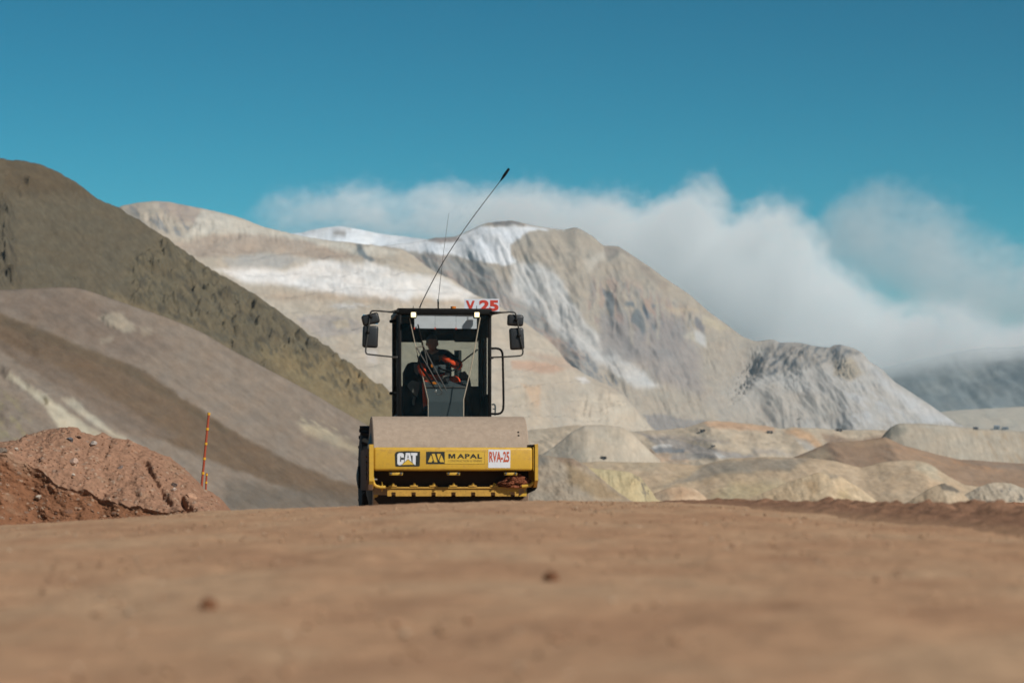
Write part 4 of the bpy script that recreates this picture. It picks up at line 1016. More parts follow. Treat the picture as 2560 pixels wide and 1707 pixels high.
# ------------------------------------------------------------------ the road roller
YAW = R(5.6)
RX, RY = -0.9016, 39.3
roller = empty('road_roller', (RX, RY, 0), YAW)
tag(roller, 'yellow single drum road roller with black glazed cab driving towards the viewer', 'road roller')
cs, sn = math.cos(YAW), math.sin(YAW)
def LP(px, py, y):
    """photo point -> roller x, z on the plane at roller depth y"""
    k = (px - 1280) / F
    x = (k * (RY + y * cs) - RX + y * sn) / (cs - k * sn)
    Yw = RY + x * sn + y * cs
    return x, CAMZ + (HY - py) / F * Yw
c1 = lambda a, b, y: LP(860 + a / 4.523, 740 + b / 4.523, y)
c2 = lambda a, b, y: LP(860 + a / 4.523, 1000 + b / 4.523, y)
c9 = lambda a, b, y: LP(880 + a / 7.838, 1090 + b / 7.838, y)
c10 = lambda a, b, y: LP(1120 + a / 7.838, 1090 + b / 7.838, y)
def v1(a, b, y): x, z = c1(a, b, y); return (x, y, z)
def v2(a, b, y): x, z = c2(a, b, y); return (x, y, z)

# drum
DR = 0.772
dxl = c2(331, 700, -0.7)[0]; dxr = c2(2092, 700, -0.7)[0]
dm = MB(); dm.lathe_x([(0, 0.3), (0, DR - 0.06), (-0.0, DR - 0.012), (0.012, DR), (dxr - dxl - 0.012, DR), (dxr - dxl, DR - 0.012), (dxr - dxl, DR - 0.06), (dxr - dxl, 0.3)], dxl, 0, DR, 128)
drum = dm.build('drum', STEEL, roller, 30)
for sx, x in ((-1, dxl), (1, dxr)):
    MB().lathe_x([(0, 0.55), (sx * 0.012, 0.5), (sx * 0.06, 0.3), (sx * 0.08, 0.12)], x + sx * 0.001, 0, DR, 40).build('drum_hub', BLK, drum)
for a, b in ((1985, 362), (1985, 399)):
    x, z = c2(a, b, -0.72); th = math.asin(max(-1, min(1, (z - DR) / DR))); n_ = Vector((0, -math.cos(th), math.sin(th)))
    p = Vector((x, 0, DR)) + n_ * (DR - 0.01)
    MB().cyl(p, p + n_ * 0.014, 0.014, n=12).build('drum_plug', BLK, drum)

# front frame
YB = -1.30                      # front face of the yoke beam
bx0 = c2(335, 700, YB)[0]; bx1 = c2(2132, 700, YB)[0]; bz1 = c2(1000, 533, YB)[1]; bz0 = c2(1000, 797, YB)[1]
frame = MB().box(bx0, bx1, YB, YB + 0.34, bz0, bz1, 0.035, 4).build('front_beam', Y_, roller)
pl0 = c2(285, 700, YB)[0]; pl1 = c2(327, 700, YB)[0]
ztop = c2(285, 500, YB)[1]; zlow = c2(285, 915, YB)[1]
MB().prism_x([(YB - .012, zlow), (YB - .012, ztop), (YB + .40, ztop), (YB + .40, zlow - .10), (YB + .06, zlow - .10)], pl0, pl1 + 0.01).build('end_plate', Y_, roller)
sb = MB().box(pl0 - 0.012, pl0 + 0.05, YB + .02, 1.0, c2(240, 1000, YB)[1] - 0.02, ztop - 0.05, 0.006).build('side_beam', BRN, roller)
for k in range(4):
    zz = ztop - 0.17 - 0.085 * k
    MB().box(pl0 - 0.03, pl0 - 0.012, YB + .3, YB + .75, zz, zz + 0.018, 0.004, 1).build('step_rung', BRN, sb)
MB().box(pl0 - 0.022, pl0 - 0.012, YB + 0.42, YB + 0.5, zlow + 0.02, zlow + 0.28, 0.003, 1).build('slot_cover', BLK, sb)
pr0 = c10(1703, 500, YB)[0]; pr1 = c10(1765, 500, YB)[0]; zr1 = c10(1735, 155, YB)[1]; zr0 = c10(1735, 865, YB)[1]
MB().prism_x([(YB - .012, zr0), (YB - .012, zr1), (YB + .42, zr1), (YB + .42, zr0 - .10), (YB + .12, zr0 - .09)], pr0, pr1).build('end_plate', Y_, roller)
MB().box(c10(1668, 400, YB)[0], pr0 - 0.003, YB + .004, YB + .3, c10(1680, 680, YB)[1], c10(1680, 205, YB)[1], 0.012).build('corner_flange', Y_, roller)
MB().box(c10(1605, 200, YB)[0], pr0 - 0.004, YB + .16, YB + .4, c10(1650, 215, YB)[1] - .02, c10(1650, 162, YB)[1], 0.006).build('corner_gusset', BLK, roller)
MB().box(pr1 - 0.08, pr1 - 0.004, YB + .44, 1.0, c10(1700, 1000, YB)[1], zr1 - .05, 0.006).build('side_beam', Y_worn, roller)
MB().prism([c10(1600, 1000, -1.0), c10(1752, 1000, -1.0), c10(1700, 1060, -1.0), c10(1545, 1130, -1.0), c10(1560, 1010, -1.0)], -1.02, -0.9).build('lower_gusset', BLK, roller)
# mounting frame from yoke to rear chassis
MB().box(-1.0, 1.0, 0.86, 1.04, 0.62, 1.05, 0.02).build('rear_yoke_beam', Y_worn, roller)
MB().box(-0.3, 0.3, 1.0, 2.0, 0.55, 1.0, 0.03).build('articulation_joint', BLK, roller)

# decals on the beam
yd1 = YB - 0.0025; yd2 = YB - 0.0045; yd3 = YB - 0.006
lg = MB().prism([c9(a, b, YB) for a, b in [(838, 345), (868, 306), (930, 296), (1090, 290), (1335, 300), (1328, 580), (1312, 592), (865, 596), (848, 580)]], yd1, YB - .0005).build('maker_decal', DECD, roller)
def fit(c, a0, a1, b0, b1): return (c(a0, b0, YB)[0], c(a1, b0, YB)[0], c(a0, b1, YB)[1], c(a0, b0, YB)[1])
def cat_poly(pts, mat, y, nm): return MB().prism([c9(a, b, YB) for a, b in pts], y, y + 0.0015).build(nm, mat, lg, 1)
cat_poly([(918, 328), (985, 328), (1015, 352), (1018, 420), (962, 420), (960, 392), (945, 392), (940, 500), (962, 500), (964, 462), (1018, 462), (1016, 510), (985, 545), (955, 566), (915, 566), (888, 540), (888, 356)], DECW, yd2, 'letter')
cat_poly([(1055, 326), (1140, 326), (1172, 530), (1140, 520), (1128, 478), (1098, 452), (1066, 480), (1060, 505), (1022, 535)], DECW, yd2, 'letter')
cat_poly([(1084, 424), (1098, 352), (1113, 424)], DECD, yd3, 'letter_counter')
cat_poly([(1152, 326), (1282, 326), (1276, 378), (1250, 378), (1246, 562), (1222, 562), (1186, 530), (1188, 378), (1160, 378)], DECW, yd2, 'letter')
cat_poly([(958, 570), (1098, 444), (1236, 566)], DECD, yd3 - .0005, 'triangle_outline')
cat_poly([(974, 562), (1098, 456), (1220, 559)], DECY, yd3 - .0025, 'triangle')
co_ = MB().prism([c9(a, b, YB) for a, b in [(1452, 302), (1852, 302), (1852, 545), (1452, 545)]], yd1, YB - .0005).build('company_decal', DECD, roller)
e0 = c10(-68, 300, YB); e1 = c10(716, 545, YB)
MB().box(e0[0], e1[0], yd1, YB - .0006, e1[1], e0[1]).build('border', DECD, co_)
i0 = c10(-64, 304, YB); i1 = c10(711, 541, YB)
MB().box(i0[0], i1[0], yd2, yd2 + .0012, i1[1], i0[1]).build('panel', DECY, co_)
for P in ([(1487, 508), (1548, 365), (1582, 470), (1560, 508)], [(1563, 345), (1620, 345), (1676, 508), (1612, 508)], [(1662, 345), (1740, 345), (1692, 472)], [(1712, 478), (1752, 370), (1810, 508), (1732, 508)]):
    MB().prism([c9(a, b, YB) for a, b in P], yd2, yd2 + .0012).build('emblem_stroke', DECY, co_, 1)
xa, xb, za, zb = fit(c10, 8, 668, 345, 437)
MB().prism([(xa + (xb - xa) * 0.205 * u_, za + (zb - za) * w_) for u_, w_ in [(0, 0), (0, 1), (.30, 1), (.5, .42), (.70, 1), (1, 1), (1, 0), (.76, 0), (.76, .62), (.58, 0), (.42, 0), (.24, .62), (.24, 0)]], yd3, yd3 + .001).build('lettering', DECD, co_, 1)
glyphs('APAL', xa + (xb - xa) * 0.255, xb, za, zb, yd3, bold=0.035, mat=DECD, parent=co_, space=1.12)
xa, xb, za, zb = fit(c10, 4, 668, 462, 503)
glyphs('CONSTRUCTION & MINING', xa, xb, za, zb, yd3, bold=0.0, mat=DECG, parent=co_)
nm = MB().prism([c10(a, b, YB) for a, b in [(792, 262), (1223, 268), (1218, 622), (788, 620)]], yd1, YB - .0005).build('number_plate', DECW, roller)
xa, xb, za, zb = fit(c10, 808, 1200, 300, 508)
glyphs('RVA-25', xa, xb, za, zb, yd2, bold=0.03, mat=ORD, parent=nm)

# link plates under the beam
YL = -1.16
MB().box(bx0 + .02, bx1 - .02, YL + .16, YL + .19, c2(1000, 985, YL)[1], bz0 + .02, 0.004).build('scraper_mount', pmat('scraper_mount_shade', (52, 36, 26), 0.9, 0, 0.2, 12), roller)  # mount plate, lengthened and darkened to stand for the shade under the beam
for a0, a1 in ((512, 665), (1162, 1312), (1810, 1957)):
    xa, z1_ = c2(a0, 818, YL - .16); xb, z0_ = c2(a1, 848, YL - .16)
    lk = MB().box(xa, xb, YL - .17, YL - .155, z0_, z1_, 0.006).build('link_plate', Y_, roller)
    for e in (xa + .022, xb - .022):
        MB().cyl((e, YL - .195, (z0_ + z1_) / 2 + .006), (e, YL - .1, (z0_ + z1_) / 2 + .006), 0.016, n=10).build('bolt', DMET, lk)
        MB().cyl((e, YL - .20, (z0_ + z1_) / 2 + .006), (e, YL - .194, (z0_ + z1_) / 2 + .006), 0.009, n=8).build('bolt_head', METAL, lk)
# scraper bar with notches, rail, clamps
YS = -1.14
nx = [560, 787, 1012, 1237, 1460, 1685, 1908]
pts = [c2(490, 1005, YS), c2(1975, 1005, YS), c2(1975, 1085, YS)]
for n_ in reversed(nx): pts += [c2(n_ + 24, 1085, YS), c2(n_ + 24, 1040, YS), c2(n_ - 24, 1040, YS), c2(n_ - 24, 1085, YS)]
pts += [c2(490, 1085, YS)]
MB().prism(pts, YS, YS + .018).build('scraper_bar', Y_worn, roller, 20)
MB().prism([c2(340, 1072, -0.93), c2(1995, 1072, -0.93), c2(2040, 1100, -0.93), c2(1955, 1150, -0.93), c2(1700, 1165, -0.93), c2(400, 1180, -0.93), c2(345, 1120, -0.93)], -0.935, -0.92).build('drum_shade_sheet', pmat('drum_shade_dark', (38, 27, 22), 0.9, 0, 0.25, 12), roller, 10)  # added dark sheet standing in for the shade on the lower drum
xa, z1_ = c2(400, 984, YS); xb, z0_ = c2(2062, 999, YS)
rail = MB().box(xa, xb, YS - .02, YS + .20, z0_, z0_ + 0.022, 0.004).build('scraper_rail', Y_worn, roller)
xa, z1_ = c2(470, 962, YS + .16); xb, z0_ = c2(2000, 974, YS + .16)
MB().box(xa, xb, YS + .15, YS + .165, z0_ - .01, z1_, 0.003).build('scraper_strip', Y_worn, roller)
for a in (550, 790, 1010, 1235, 1455, 1695, 1905):
    xa, z1_ = c2(a - 44, 968, YS); xb, z0_ = c2(a + 44, 976, YS)
    cl = MB().box(xa, xb, YS - .03, YS + .12, z0_ - .004, z1_ + .006, 0.004, rot=None).build('scraper_clamp', Y_worn, roller)
    xm, zt = c2(a + 8, 934, YS); MB().cyl((xm, YS + .04, z0_ - .03), (xm, YS + .04, zt), 0.011, n=8).cyl((xm, YS + .04, z1_ + .008), (xm, YS + .04, z1_ + .022), 0.02, n=6).build('clamp_bolt', Y_, cl)
for a in (430, 2045):
    xm, zt = c2(a, 1030, YS); MB().cyl((xm, YS + .02, zt), (xm, YS + .02, zt + .13), 0.01, n=8).build('rail_bolt', Y_, rail)
MB().tube([v2(322, 870, -1.2), v2(330, 930, -1.2), v2(352, 968, -1.2), v2(400, 982, -1.2), v2(470, 984, -1.2)], 0.022, 10, 1).build('scraper_arm', Y_, roller)
MB().tube([v2(2142, 925, -1.2), v2(2122, 950, -1.2), v2(2080, 968, -1.2), v2(2010, 975, -1.2)], 0.022, 10, 1).build('scraper_arm', Y_, roller)
MB().cyl(v2(335, 897, -1.2), v2(375, 897, -1.2), 0.014, n=8).build('frame_bolt', METAL, roller)
MB().prism([c2(1980, 1085, YS), c2(2062, 1085, YS), c2(2066, 1040, YS), c2(2052, 1030, YS), c2(2030, 1050, YS)], YS - .01, YS + .04).build('scraper_end', Y_, roller)
MB().prism([c2(335, 1068, -0.98), c2(385, 1068, -0.98), c2(380, 1090, -0.98), c2(335, 1110, -0.98)], -1.0, -0.9).build('scraper_end', Y_worn, roller)

# damp soil caught on the scraper rail
def soil_lump():
    bm = bmesh.new(); bmesh.ops.create_icosphere(bm, subdivisions=5, radius=1)
    x0, zb_ = c2(1700, 975, -1.1); x1, _ = c2(2085, 970, -1.1); zt_ = c2(1930, 838, -1.1)[1]
    co = np.array([v.co[:] for v in bm.verts])
    n1_ = fbm(co[:, 0] * 2.2 + co[:, 1] * 1.3, co[:, 2] * 2.2 - co[:, 1] * 1.7, 5, 3, 0.65)
    d_, i_ = worley(co[:, 0] * 5 + co[:, 1] * 3, co[:, 2] * 5 - co[:, 1] * 4, 5)
    r_ = 1 + 0.55 * n1_ + 0.55 * (0.5 - d_) * i_
    L_ = x1 - x0
    for v, q in zip(bm.verts, r_):
        x, y, z = v.co * q
        h_ = 1.0 - 0.62 * max(0, -x - 0.05) - 0.35 * max(0, x - .5)
        v.co = (x0 + L_ * (0.56 + 0.46 * x), -1.13 + 0.11 * y, zb_ + max(-0.02, (zt_ - zb_) * (0.36 + 0.58 * z) * h_))
    me = bpy.data.meshes.new('soil_lump'); bm.to_mesh(me); bm.free(); me.materials.append(SOILD)
    o = bpy.data.objects.new('soil_lump', me); C.objects.link(o)
    o.matrix_world = roller.matrix_basis
    tag(o, 'heap of damp red brown soil caught behind the front beam', 'soil')
bpy.context.view_layer.update()
soil_lump()

# rear chassis, hood, wheels
MB().box(-0.72, 0.72, 2.0, 4.9, 0.62, 1.25, 0.05).build('rear_chassis', BLK, roller)
hd = MB().box(-0.40, 0.52, 2.85, 4.95, 1.25, 1.92, 0.12, 4).build('engine_hood', Y_, roller)
MB().box(-0.3, 0.42, 4.94, 4.965, 1.3, 1.75, 0.01).build('grille', BLK, hd)
for sx in (-1, 1):
    wc = sx * 0.80; yw = 2.95; rw = 0.725
    ty = MB().lathe_x([(-.27, .36), (-.275, .5), (-.26, .66), (-.21, rw - .02), (-.12, rw), (.12, rw), (.21, rw - .02), (.26, .66), (.275, .5), (.27, .36)], wc, yw, rw, 56)
    whl = ty.build('wheel', RUB, roller)
    tr = MB()
    for k in range(22):
        a = 2 * math.pi * k / 22
        rot = Matrix.Rotation(a, 3, 'X')
        for s2 in (-1, 1):
            c_ = rot @ Vector((0, 0, rw + .008)) + Vector((wc + s2 * .13, yw, rw))
            tr.box(c_.x - .14, c_.x + .14, c_.y - .035, c_.y + .035, c_.z - .025, c_.z + .025, 0, rot=rot @ Matrix.Rotation(0.5 * s2, 3, 'Z'))
    tr.build('tread', RUB, whl)
    MB().lathe_x([(-.05 * sx, .36), (.05 * sx, .36), (.08 * sx, .3), (.05 * sx, .2), (.12 * sx, .16), (.14 * sx, .05)], wc + sx * .18, yw, rw, 40).build('rim', BLK, whl)
MB().cyl((0.41, 3.25, 1.85), (0.41, 3.25, 2.62), 0.055, n=20).build('exhaust_stack', DMET, roller)

# ------------------------------------------------------------------ cab
YF, YRR = 1.15, 2.68
xl = c1(610, 500, YF)[0]; xr = c1(1668, 500, YF)[0]
zf_top = c1(900, 212, YF)[1]; zroof = c1(900, 138, YF)[1]
for x0_, x1_, y0_, y1_ in ((xl, xl + .05, YF, YF + .07), (xr - .05, xr, YF, YF + .07), (xl, xl + .06, YRR - .08, YRR), (xr - .06, xr, YRR - .08, YRR)):
    MB().box(x0_, x1_, y0_, y1_, 1.2, zf_top + .02, 0.01).build('cab_post', BLK, roller)
MB().box(xl + .051, xr - .051, YF - .002, YF + .06, 1.2, 1.36, 0.01).build('cab_sill', BLK, roller)
roof = MB().box(xl - .012, xr + .006, YF - .012, YRR + .1, zf_top, zroof, 0.018, 3).build('cab_roof', BLK, roller)
MB().prism([c1(1640, 200, YF - .05), c1(1690, 200, YF - .05), c1(1675, 222, YF - .05), c1(1655, 222, YF - .05)], YF - .06, YF + .2).build('roof_corner', BLK, roof)
MB().box(xl + .02, xr - .02, YRR - .10, YRR - .07, c1(900, 505, YRR)[1], zf_top, 0.004).box(xl + .08, xl + .42, YRR - .13, YRR - .101, c1(900, 520, YRR)[1] - .01, zf_top - .02).box(xr - .42, xr - .08, YRR - .13, YRR - .101, c1(900, 515, YRR)[1] - .01, zf_top - .02).build('rear_header', INT, roller)
MB().box(xl + .02, xr - .02, YF + .05, YRR - .15, zf_top - .06, zf_top - .005, 0.01).build('headliner', INT, roller)
MB().box(xl + .02, xr - .02, YRR - .09, YRR - .03, 1.2, c1(1450, 1022, YRR)[1], 0.006).build('rear_wall', INT, roller)
MB().box(xl + .01, xl + .03, YF + .08, YRR - .09, 1.2, 1.62).build('door_panel', BLK, roller)
rs = MB().box(xr - .045, xr - .02, YF + .08, YRR - .09, 1.2, 1.9).box(xr - .05, xr - .018, YF + .55, YF + .62, 1.2, zf_top).box(xr - .05, xr - .018, YF + .95, YF + 1.3, 1.2, zf_top).box(xr - .05, xr - .018, YF + .08, YRR - .09, 2.72, zf_top).build('side_wall', INT, roller)
MB().box(xr - .03, xr - .026, YF + .08, YF + .55, 1.9, 2.72).build('side_window', WSH, roller)
MB().box(xr - .03, xr - .026, YF + .62, YRR - .09, 1.9, 2.72).build('side_window', DGL, roller)
MB().box(xl + .05, xr - .05, YF + .006, YF + .010, 1.36, zf_top - .001).build('windshield', WSH, roller)
MB().box(xl + .06, xr - .06, YRR - .05, YRR - .046, c1(1450, 1022, YRR)[1], c1(900, 500, YRR)[1] + .02).build('rear_window', RGL, roller)
MB().box(xr - .31, xr - .05, YRR - .055, YRR - .02, 1.9, zf_top, 0.004) .build('rear_pillar', INT, roller) if False else None
MB().box(xl + .0, xl + .02, YRR - .3, YRR - .26, 1.2, zf_top, 0.004).box(xl - .004, xl + .018, YF + .30, YF + .33, 1.2, zf_top, 0.004).build('door_post', BLK, roller)
door = MB().box(xl + .004, xl + .008, YF + .34, YRR - .31, 1.62, zf_top - .05).build('door_window', WSH, roller)
for b in (285, 1098):
    p = v1(555, b, YF + .5); MB().box(p[0] - .05, p[0] + .05, p[1], p[1] + .08, p[2] - .022, p[2] + .022, 0.012).build('door_hinge', BLK, roller)
MB().tube([v1(560, 1000, YF + .5), v1(548, 1090, YF + .5), v1(590, 1180, YF + .4)], 0.01, 6, 1).build('door_handle', BLK, roller)
# visor sheets, clips
vz1 = c1(900, 200, YF + .06)[1]; vz0 = c1(900, 368, YF + .06)[1]; vx = [c1(a, 300, YF + .06)[0] for a in (793, 1027, 1264, 1500)]
for k in range(3):
    vs = MB().box(vx[k] + .0015, vx[k + 1] - .0015, YF + .014 + .002 * k, YF + .0155 + .002 * k, vz0 + .003 * (k % 2), vz1).build('visor_sheet', VIS, roller)
for k in range(3):
    MB().box(vx[k] - .008, vx[k] + .008, YF + .0105, YF + .0135, vz0 - .012, vz0 + .012, 0.003).build('visor_clip', ORNG, roller)
# work lamps
for a in (785, 1503):
    x, z = c1(a, 212, YF - .16)
    lp = MB().box(x - .046, x + .046, YF - .16, YF - .07, z - .048, z + .044, 0.014).box(x - .014, x + .014, YF - .13, YF - .09, z + .04, zf_top + .03).build('work_lamp', BLK, roller)
    MB().box(x - .034, x + .034, YF - .168, YF - .158, z - .034, z + .034, 0.008).build('lamp_lens', LAMP, lp)
    MB().cyl((x, YF - .11, z + .05), (x, YF - .11, z + .13), 0.005, n=6).build('lamp_stud', BLK, lp)
# pale seals across the windshield
MB().tube([v1(740, 250, YF - .001), v1(800, 520, YF - .001), v1(870, 820, YF - .001), v1(950, 1170, YF - .001), v1(953, 1360, YF - .001)], 0.0055, 6).build('windshield_seal', SEAL, roller)
MB().tube([v1(1540, 240, YF - .001), v1(1500, 470, YF - .001), v1(1440, 800, YF - .001), v1(1352, 1170, YF - .001), v1(1352, 1360, YF - .001)], 0.0075, 6).build('windshield_seal', SEAL, roller)
# wiper
wp = MB().tube([v1(820, 582, YF - .03), v1(950, 800, YF - .03), v1(1108, 1078, YF - .03)], 0.009, 8).tube([v1(900, 570, YF - .03), v1(1010, 790, YF - .03), v1(1160, 1070, YF - .03)], 0.008, 8).build('wiper_arm', DMET, roller)
MB().tube([v1(812, 585, YF - .035), v1(905, 565, YF - .035)], 0.007, 6).tube([v1(905, 570, YF - .03), v1(945, 770, YF - .03)], 0.005, 6).build('wiper_link', METAL, wp)
MB().tube([v1(836, 320, YF - .02), v1(870, 470, YF - .02), v1(905, 620, YF - .02)], [0.010, 0.013, 0.010], 6).build('wiper_blade', BLK, wp)
MB().tube([v1(828, 670, YF - .02), v1(870, 800, YF - .02), v1(960, 930, YF - .02), v1(1030, 1050, YF - .02)], [0.006, 0.02, 0.02, 0.006], 6).build('wiper_shadow_strip', BLK, wp)  # black strip modelled as the wiper arms' shadow beside them
MB().box(v1(1090, 0, 0)[0], v1(1115, 0, 0)[0], YF - .04, YF + .02, c1(0, 1085, YF)[1], c1(0, 1060, YF)[1], 0.004).build('wiper_pivot', METAL, wp)
MB().tube([v1(1115, 1085, YF - .02), v1(1095, 1115, YF - .02), v1(1060, 1115, YF - .02), v1(1040, 1095, YF - .02)], 0.005, 6, 1).build('wiper_hose', DMET, wp)
# mirrors
def mirror(c, w, h, ang, y, nm, tilt=0.0):
    x, z = c1(c[0], c[1], y)
    rot = Matrix.Rotation(R(ang), 3, 'Y') @ Matrix.Rotation(R(tilt), 3, 'Z')
    k = 1 / (4.523 * 176.5)
    m = MB().box(x - w * k / 2, x + w * k / 2, y - .035, y + .035, z - h * k / 2, z + h * k / 2, 0.034, 4, rot=rot).build(nm, BLKP, roller, 50)
    MB().box(x - w * k * .44, x + w * k * .44, y + .0355, y + .0375, z - h * k * .44, z + h * k * .44, 0, rot=None).build('mirror_glass', MIRR, m)
    return m
ma1 = mirror((300, 262), 198, 122, -14, YF - .05, 'mirror')
ma2 = mirror((297, 460), 178, 250, 2, YF - .05, 'mirror')
ma3 = mirror((1937, 276), 186, 130, 3, YF - .05, 'mirror')
ma4 = mirror((1953, 484), 166, 250, -3, YF - .05, 'mirror')
ym = YF - .10
MB().tube([v1(612, 172, YF), v1(520, 180, ym), v1(350, 165, ym), v1(300, 172, ym), v1(292, 240, ym), v1(272, 420, ym), v1(243, 600, ym), v1(250, 655, ym), v1(300, 662, ym), v1(450, 678, ym), v1(600, 692, YF)], 0.0115, 8, 2).build('mirror_arm', DMET, roller)
MB().tube([v1(610, 175, YF), v1(500, 182, ym)], [0.028, 0.009], 8).build('mirror_socket', BLK, roller)
MB().tube([v1(1660, 192, YF), v1(1760, 188, ym), v1(1920, 178, ym), v1(1945, 200, ym), v1(1968, 330, ym), v1(1985, 450, ym), v1(2028, 620, ym), v1(2015, 672, ym), v1(1950, 680, ym), v1(1800, 688, ym), v1(1650, 694, YF)], 0.0115, 8, 2).build('mirror_arm', DMET, roller)
MB().tube([v1(1660, 195, YF), v1(1790, 186, ym)], [0.03, 0.010], 8).build('mirror_socket', BLK, roller)
for a, b in ((302, 236), (270, 412), (1945, 270), (1978, 448)):
    p = v1(a, b, ym); MB().sphere(p, 0.028, 1, 0.8, 1, 10).build('mirror_clamp', BLK, roller)
MB().box(c1(550, 0, YF)[0], c1(605, 0, YF)[0], YF - .01, YF + .05, c1(0, 698, YF)[1], c1(0, 680, YF)[1], 0.006).build('mirror_bracket', METAL, roller)
MB().box(c1(1650, 0, YF)[0], c1(1690, 0, YF)[0], YF - .02, YF + .05, c1(0, 702, YF)[1], c1(0, 680, YF)[1], 0.006).build('mirror_bracket', DMET, roller)
# grab rail and step bracket at right
MB().tube([v1(1650, 594, YF + .1), v1(1740, 590, YF + .1), v1(1788, 618, YF + .1), v1(1796, 700, YF + .1), v1(1800, 950, YF + .1), v1(1806, 1250, YF + .1), v1(1790, 1312, YF + .1), v1(1745, 1334, YF + .1), v1(1668, 1330, YF + .1)], 0.0165, 10, 2).build('grab_rail', BLK, roller)
MB().tube([v1(1672, 1225, YF + .1), v1(1700, 1222, YF + .1), v1(1712, 1240, YF + .1), v1(1708, 1350, YF + .1)], 0.012, 8, 1).tube([v1(1680, 1275, YF + .1), v1(1708, 1275, YF + .1)], 0.008, 6).build('rail_bracket', CONS, roller)
# roof furniture
zr_ = zroof - .002
x, _ = c1(1236, 130, YF + .5); zt_ = c1(1236, 118, YF + .5)[1]
MB().cyl((x, YF + .5, zr_), (x, YF + .5, zt_), 0.042, 0.038, 18).build('beacon', AMBER, roller)
x, zt_ = c1(1065, 55, YF + .4)
ant = MB().cyl((x, YF + .4, zr_), (x, YF + .4, zr_ + .022), 0.042, 0.03, 16).cyl((x, YF + .4, zr_), (x, YF + .4, zt_ + .02), 0.012, n=10).build('antenna', BLK, roller)
MB().cyl((x, YF + .4, zt_ - .012), (x, YF + .4, zt_ + .022), 0.014, n=10).build('antenna_collar', METAL, ant)
wx_, wz_ = LP(1122, 533, YF + .4)
MB().tube([(x, YF + .4, zt_), (x + (wx_ - x) * .45, YF + .4, zt_ + (wz_ - zt_) * .5), (wx_, YF + .4, wz_)], [0.0045, 0.003, 0.002], 5).build('antenna_whip', DMET, ant)
c11 = lambda a, b, y: LP(1000 + a / 3.919, 400 + b / 3.919, y)
def v11(a, b, y): q = c11(a, b, y); return (q[0], y, q[1])
wh = MB().tube([v11(192, 1448, YF + .7), v11(225, 1370, YF + .7), v11(400, 1030, YF + .7), v11(620, 690, YF + .7), v11(820, 420, YF + .7), v11(985, 205, YF + .7), v11(1068, 90, YF + .7)], [0.012, 0.0068, 0.0064, 0.006, 0.0056, 0.0052, 0.005], 8, 2).build('flag_whip', DMET, roller)
MB().tube([v11(985, 205, YF + .7), v11(1010, 170, YF + .7), v11(1030, 140, YF + .7), v11(1068, 86, YF + .7)], [0.008, 0.018, 0.022, 0.018], 8).build('whip_tip', BLK, wh)
MB().box(c1(880, 0, YF + .7)[0], c1(1030, 0, YF + .7)[0], YF + .6, YF + .8, zr_, zr_ + .018, .004).build('whip_base', BLK, roof)
ysg = YRR - .1
sg = MB().prism([c1(1360, 34, ysg), c1(1756, 32, ysg), c1(1758, 174, ysg), c1(1364, 194, ysg)], ysg, ysg + .006).build('number_sign', WHITE, roller)
for a0, a1, s_, b0, b1 in ((1378, 1480, 'V', 52, 168), (1528, 1748, '25', 45, 170)):
    xa, z1_ = c1(a0, b0, ysg); xb, z0_ = c1(a1, b1, ysg)
    glyphs(s_, xa, xb, z0_, z1_, ysg - .003, bold=0.05, mat=RED, parent=sg)
MB().box(c1(1560, 0, ysg)[0] - .02, c1(1560, 0, ysg)[0] + .02, ysg + .006, ysg + .03, zroof - .02, c1(0, 60, ysg)[1]).build('sign_bracket', BLK, sg)

# cab interior
cy_ = YF + .28
cons = MB()
A = [v1(918, 1040, cy_), v1(1378, 1040, cy_), v1(1350, 1195, cy_ - .03), v1(952, 1195, cy_ - .03)]
Bt = [v1(890, 955, cy_ + .30), v1(1395, 955, cy_ + .30)]
Dn = [v1(952, 1400, cy_ - .03), v1(1350, 1400, cy_ - .03)]
def quad_solid(mb, front, depth):
    f = [mb.bm.verts.new(p) for p in front]; b = [mb.bm.verts.new((p[0], p[1] + depth, p[2])) for p in front]
    n = len(f); mb.bm.faces.new(f); mb.bm.faces.new(b[::-1])
    for i in range(n): mb.bm.faces.new((f[i], f[(i + 1) % n], b[(i + 1) % n], b[i]))
quad_solid(cons, A, .3); quad_solid(cons, [A[3], A[2], Dn[1], Dn[0]], .3)
quad_solid(cons, [A[1], A[0], Bt[0], Bt[1]], .02)
co2 = cons.build('console', CONS, roller, 10)
p0 = v1(918, 1036, cy_ - .004); p1 = v1(1378, 1028, cy_ - .004)
MB().box(p0[0], p1[0], cy_ - .012, cy_, p0[2] - .004, p1[2] + .006, .003).build('console_lip', DMET, co2)
MB().prism([c1(1110, 900, YF + .5), c1(1165, 895, YF + .5), c1(1185, 965, YF + .5), c1(1095, 965, YF + .5)], YF + .5, YF + .52).build('instrument_pod', GREYP, co2)
MB().prism([c1(970, 985, YF + .4), c1(1020, 965, YF + .4), c1(1050, 985, YF + .4), c1(1040, 998, YF + .4)], YF + .4, YF + .42).build('warning_tag', AMBER, co2)
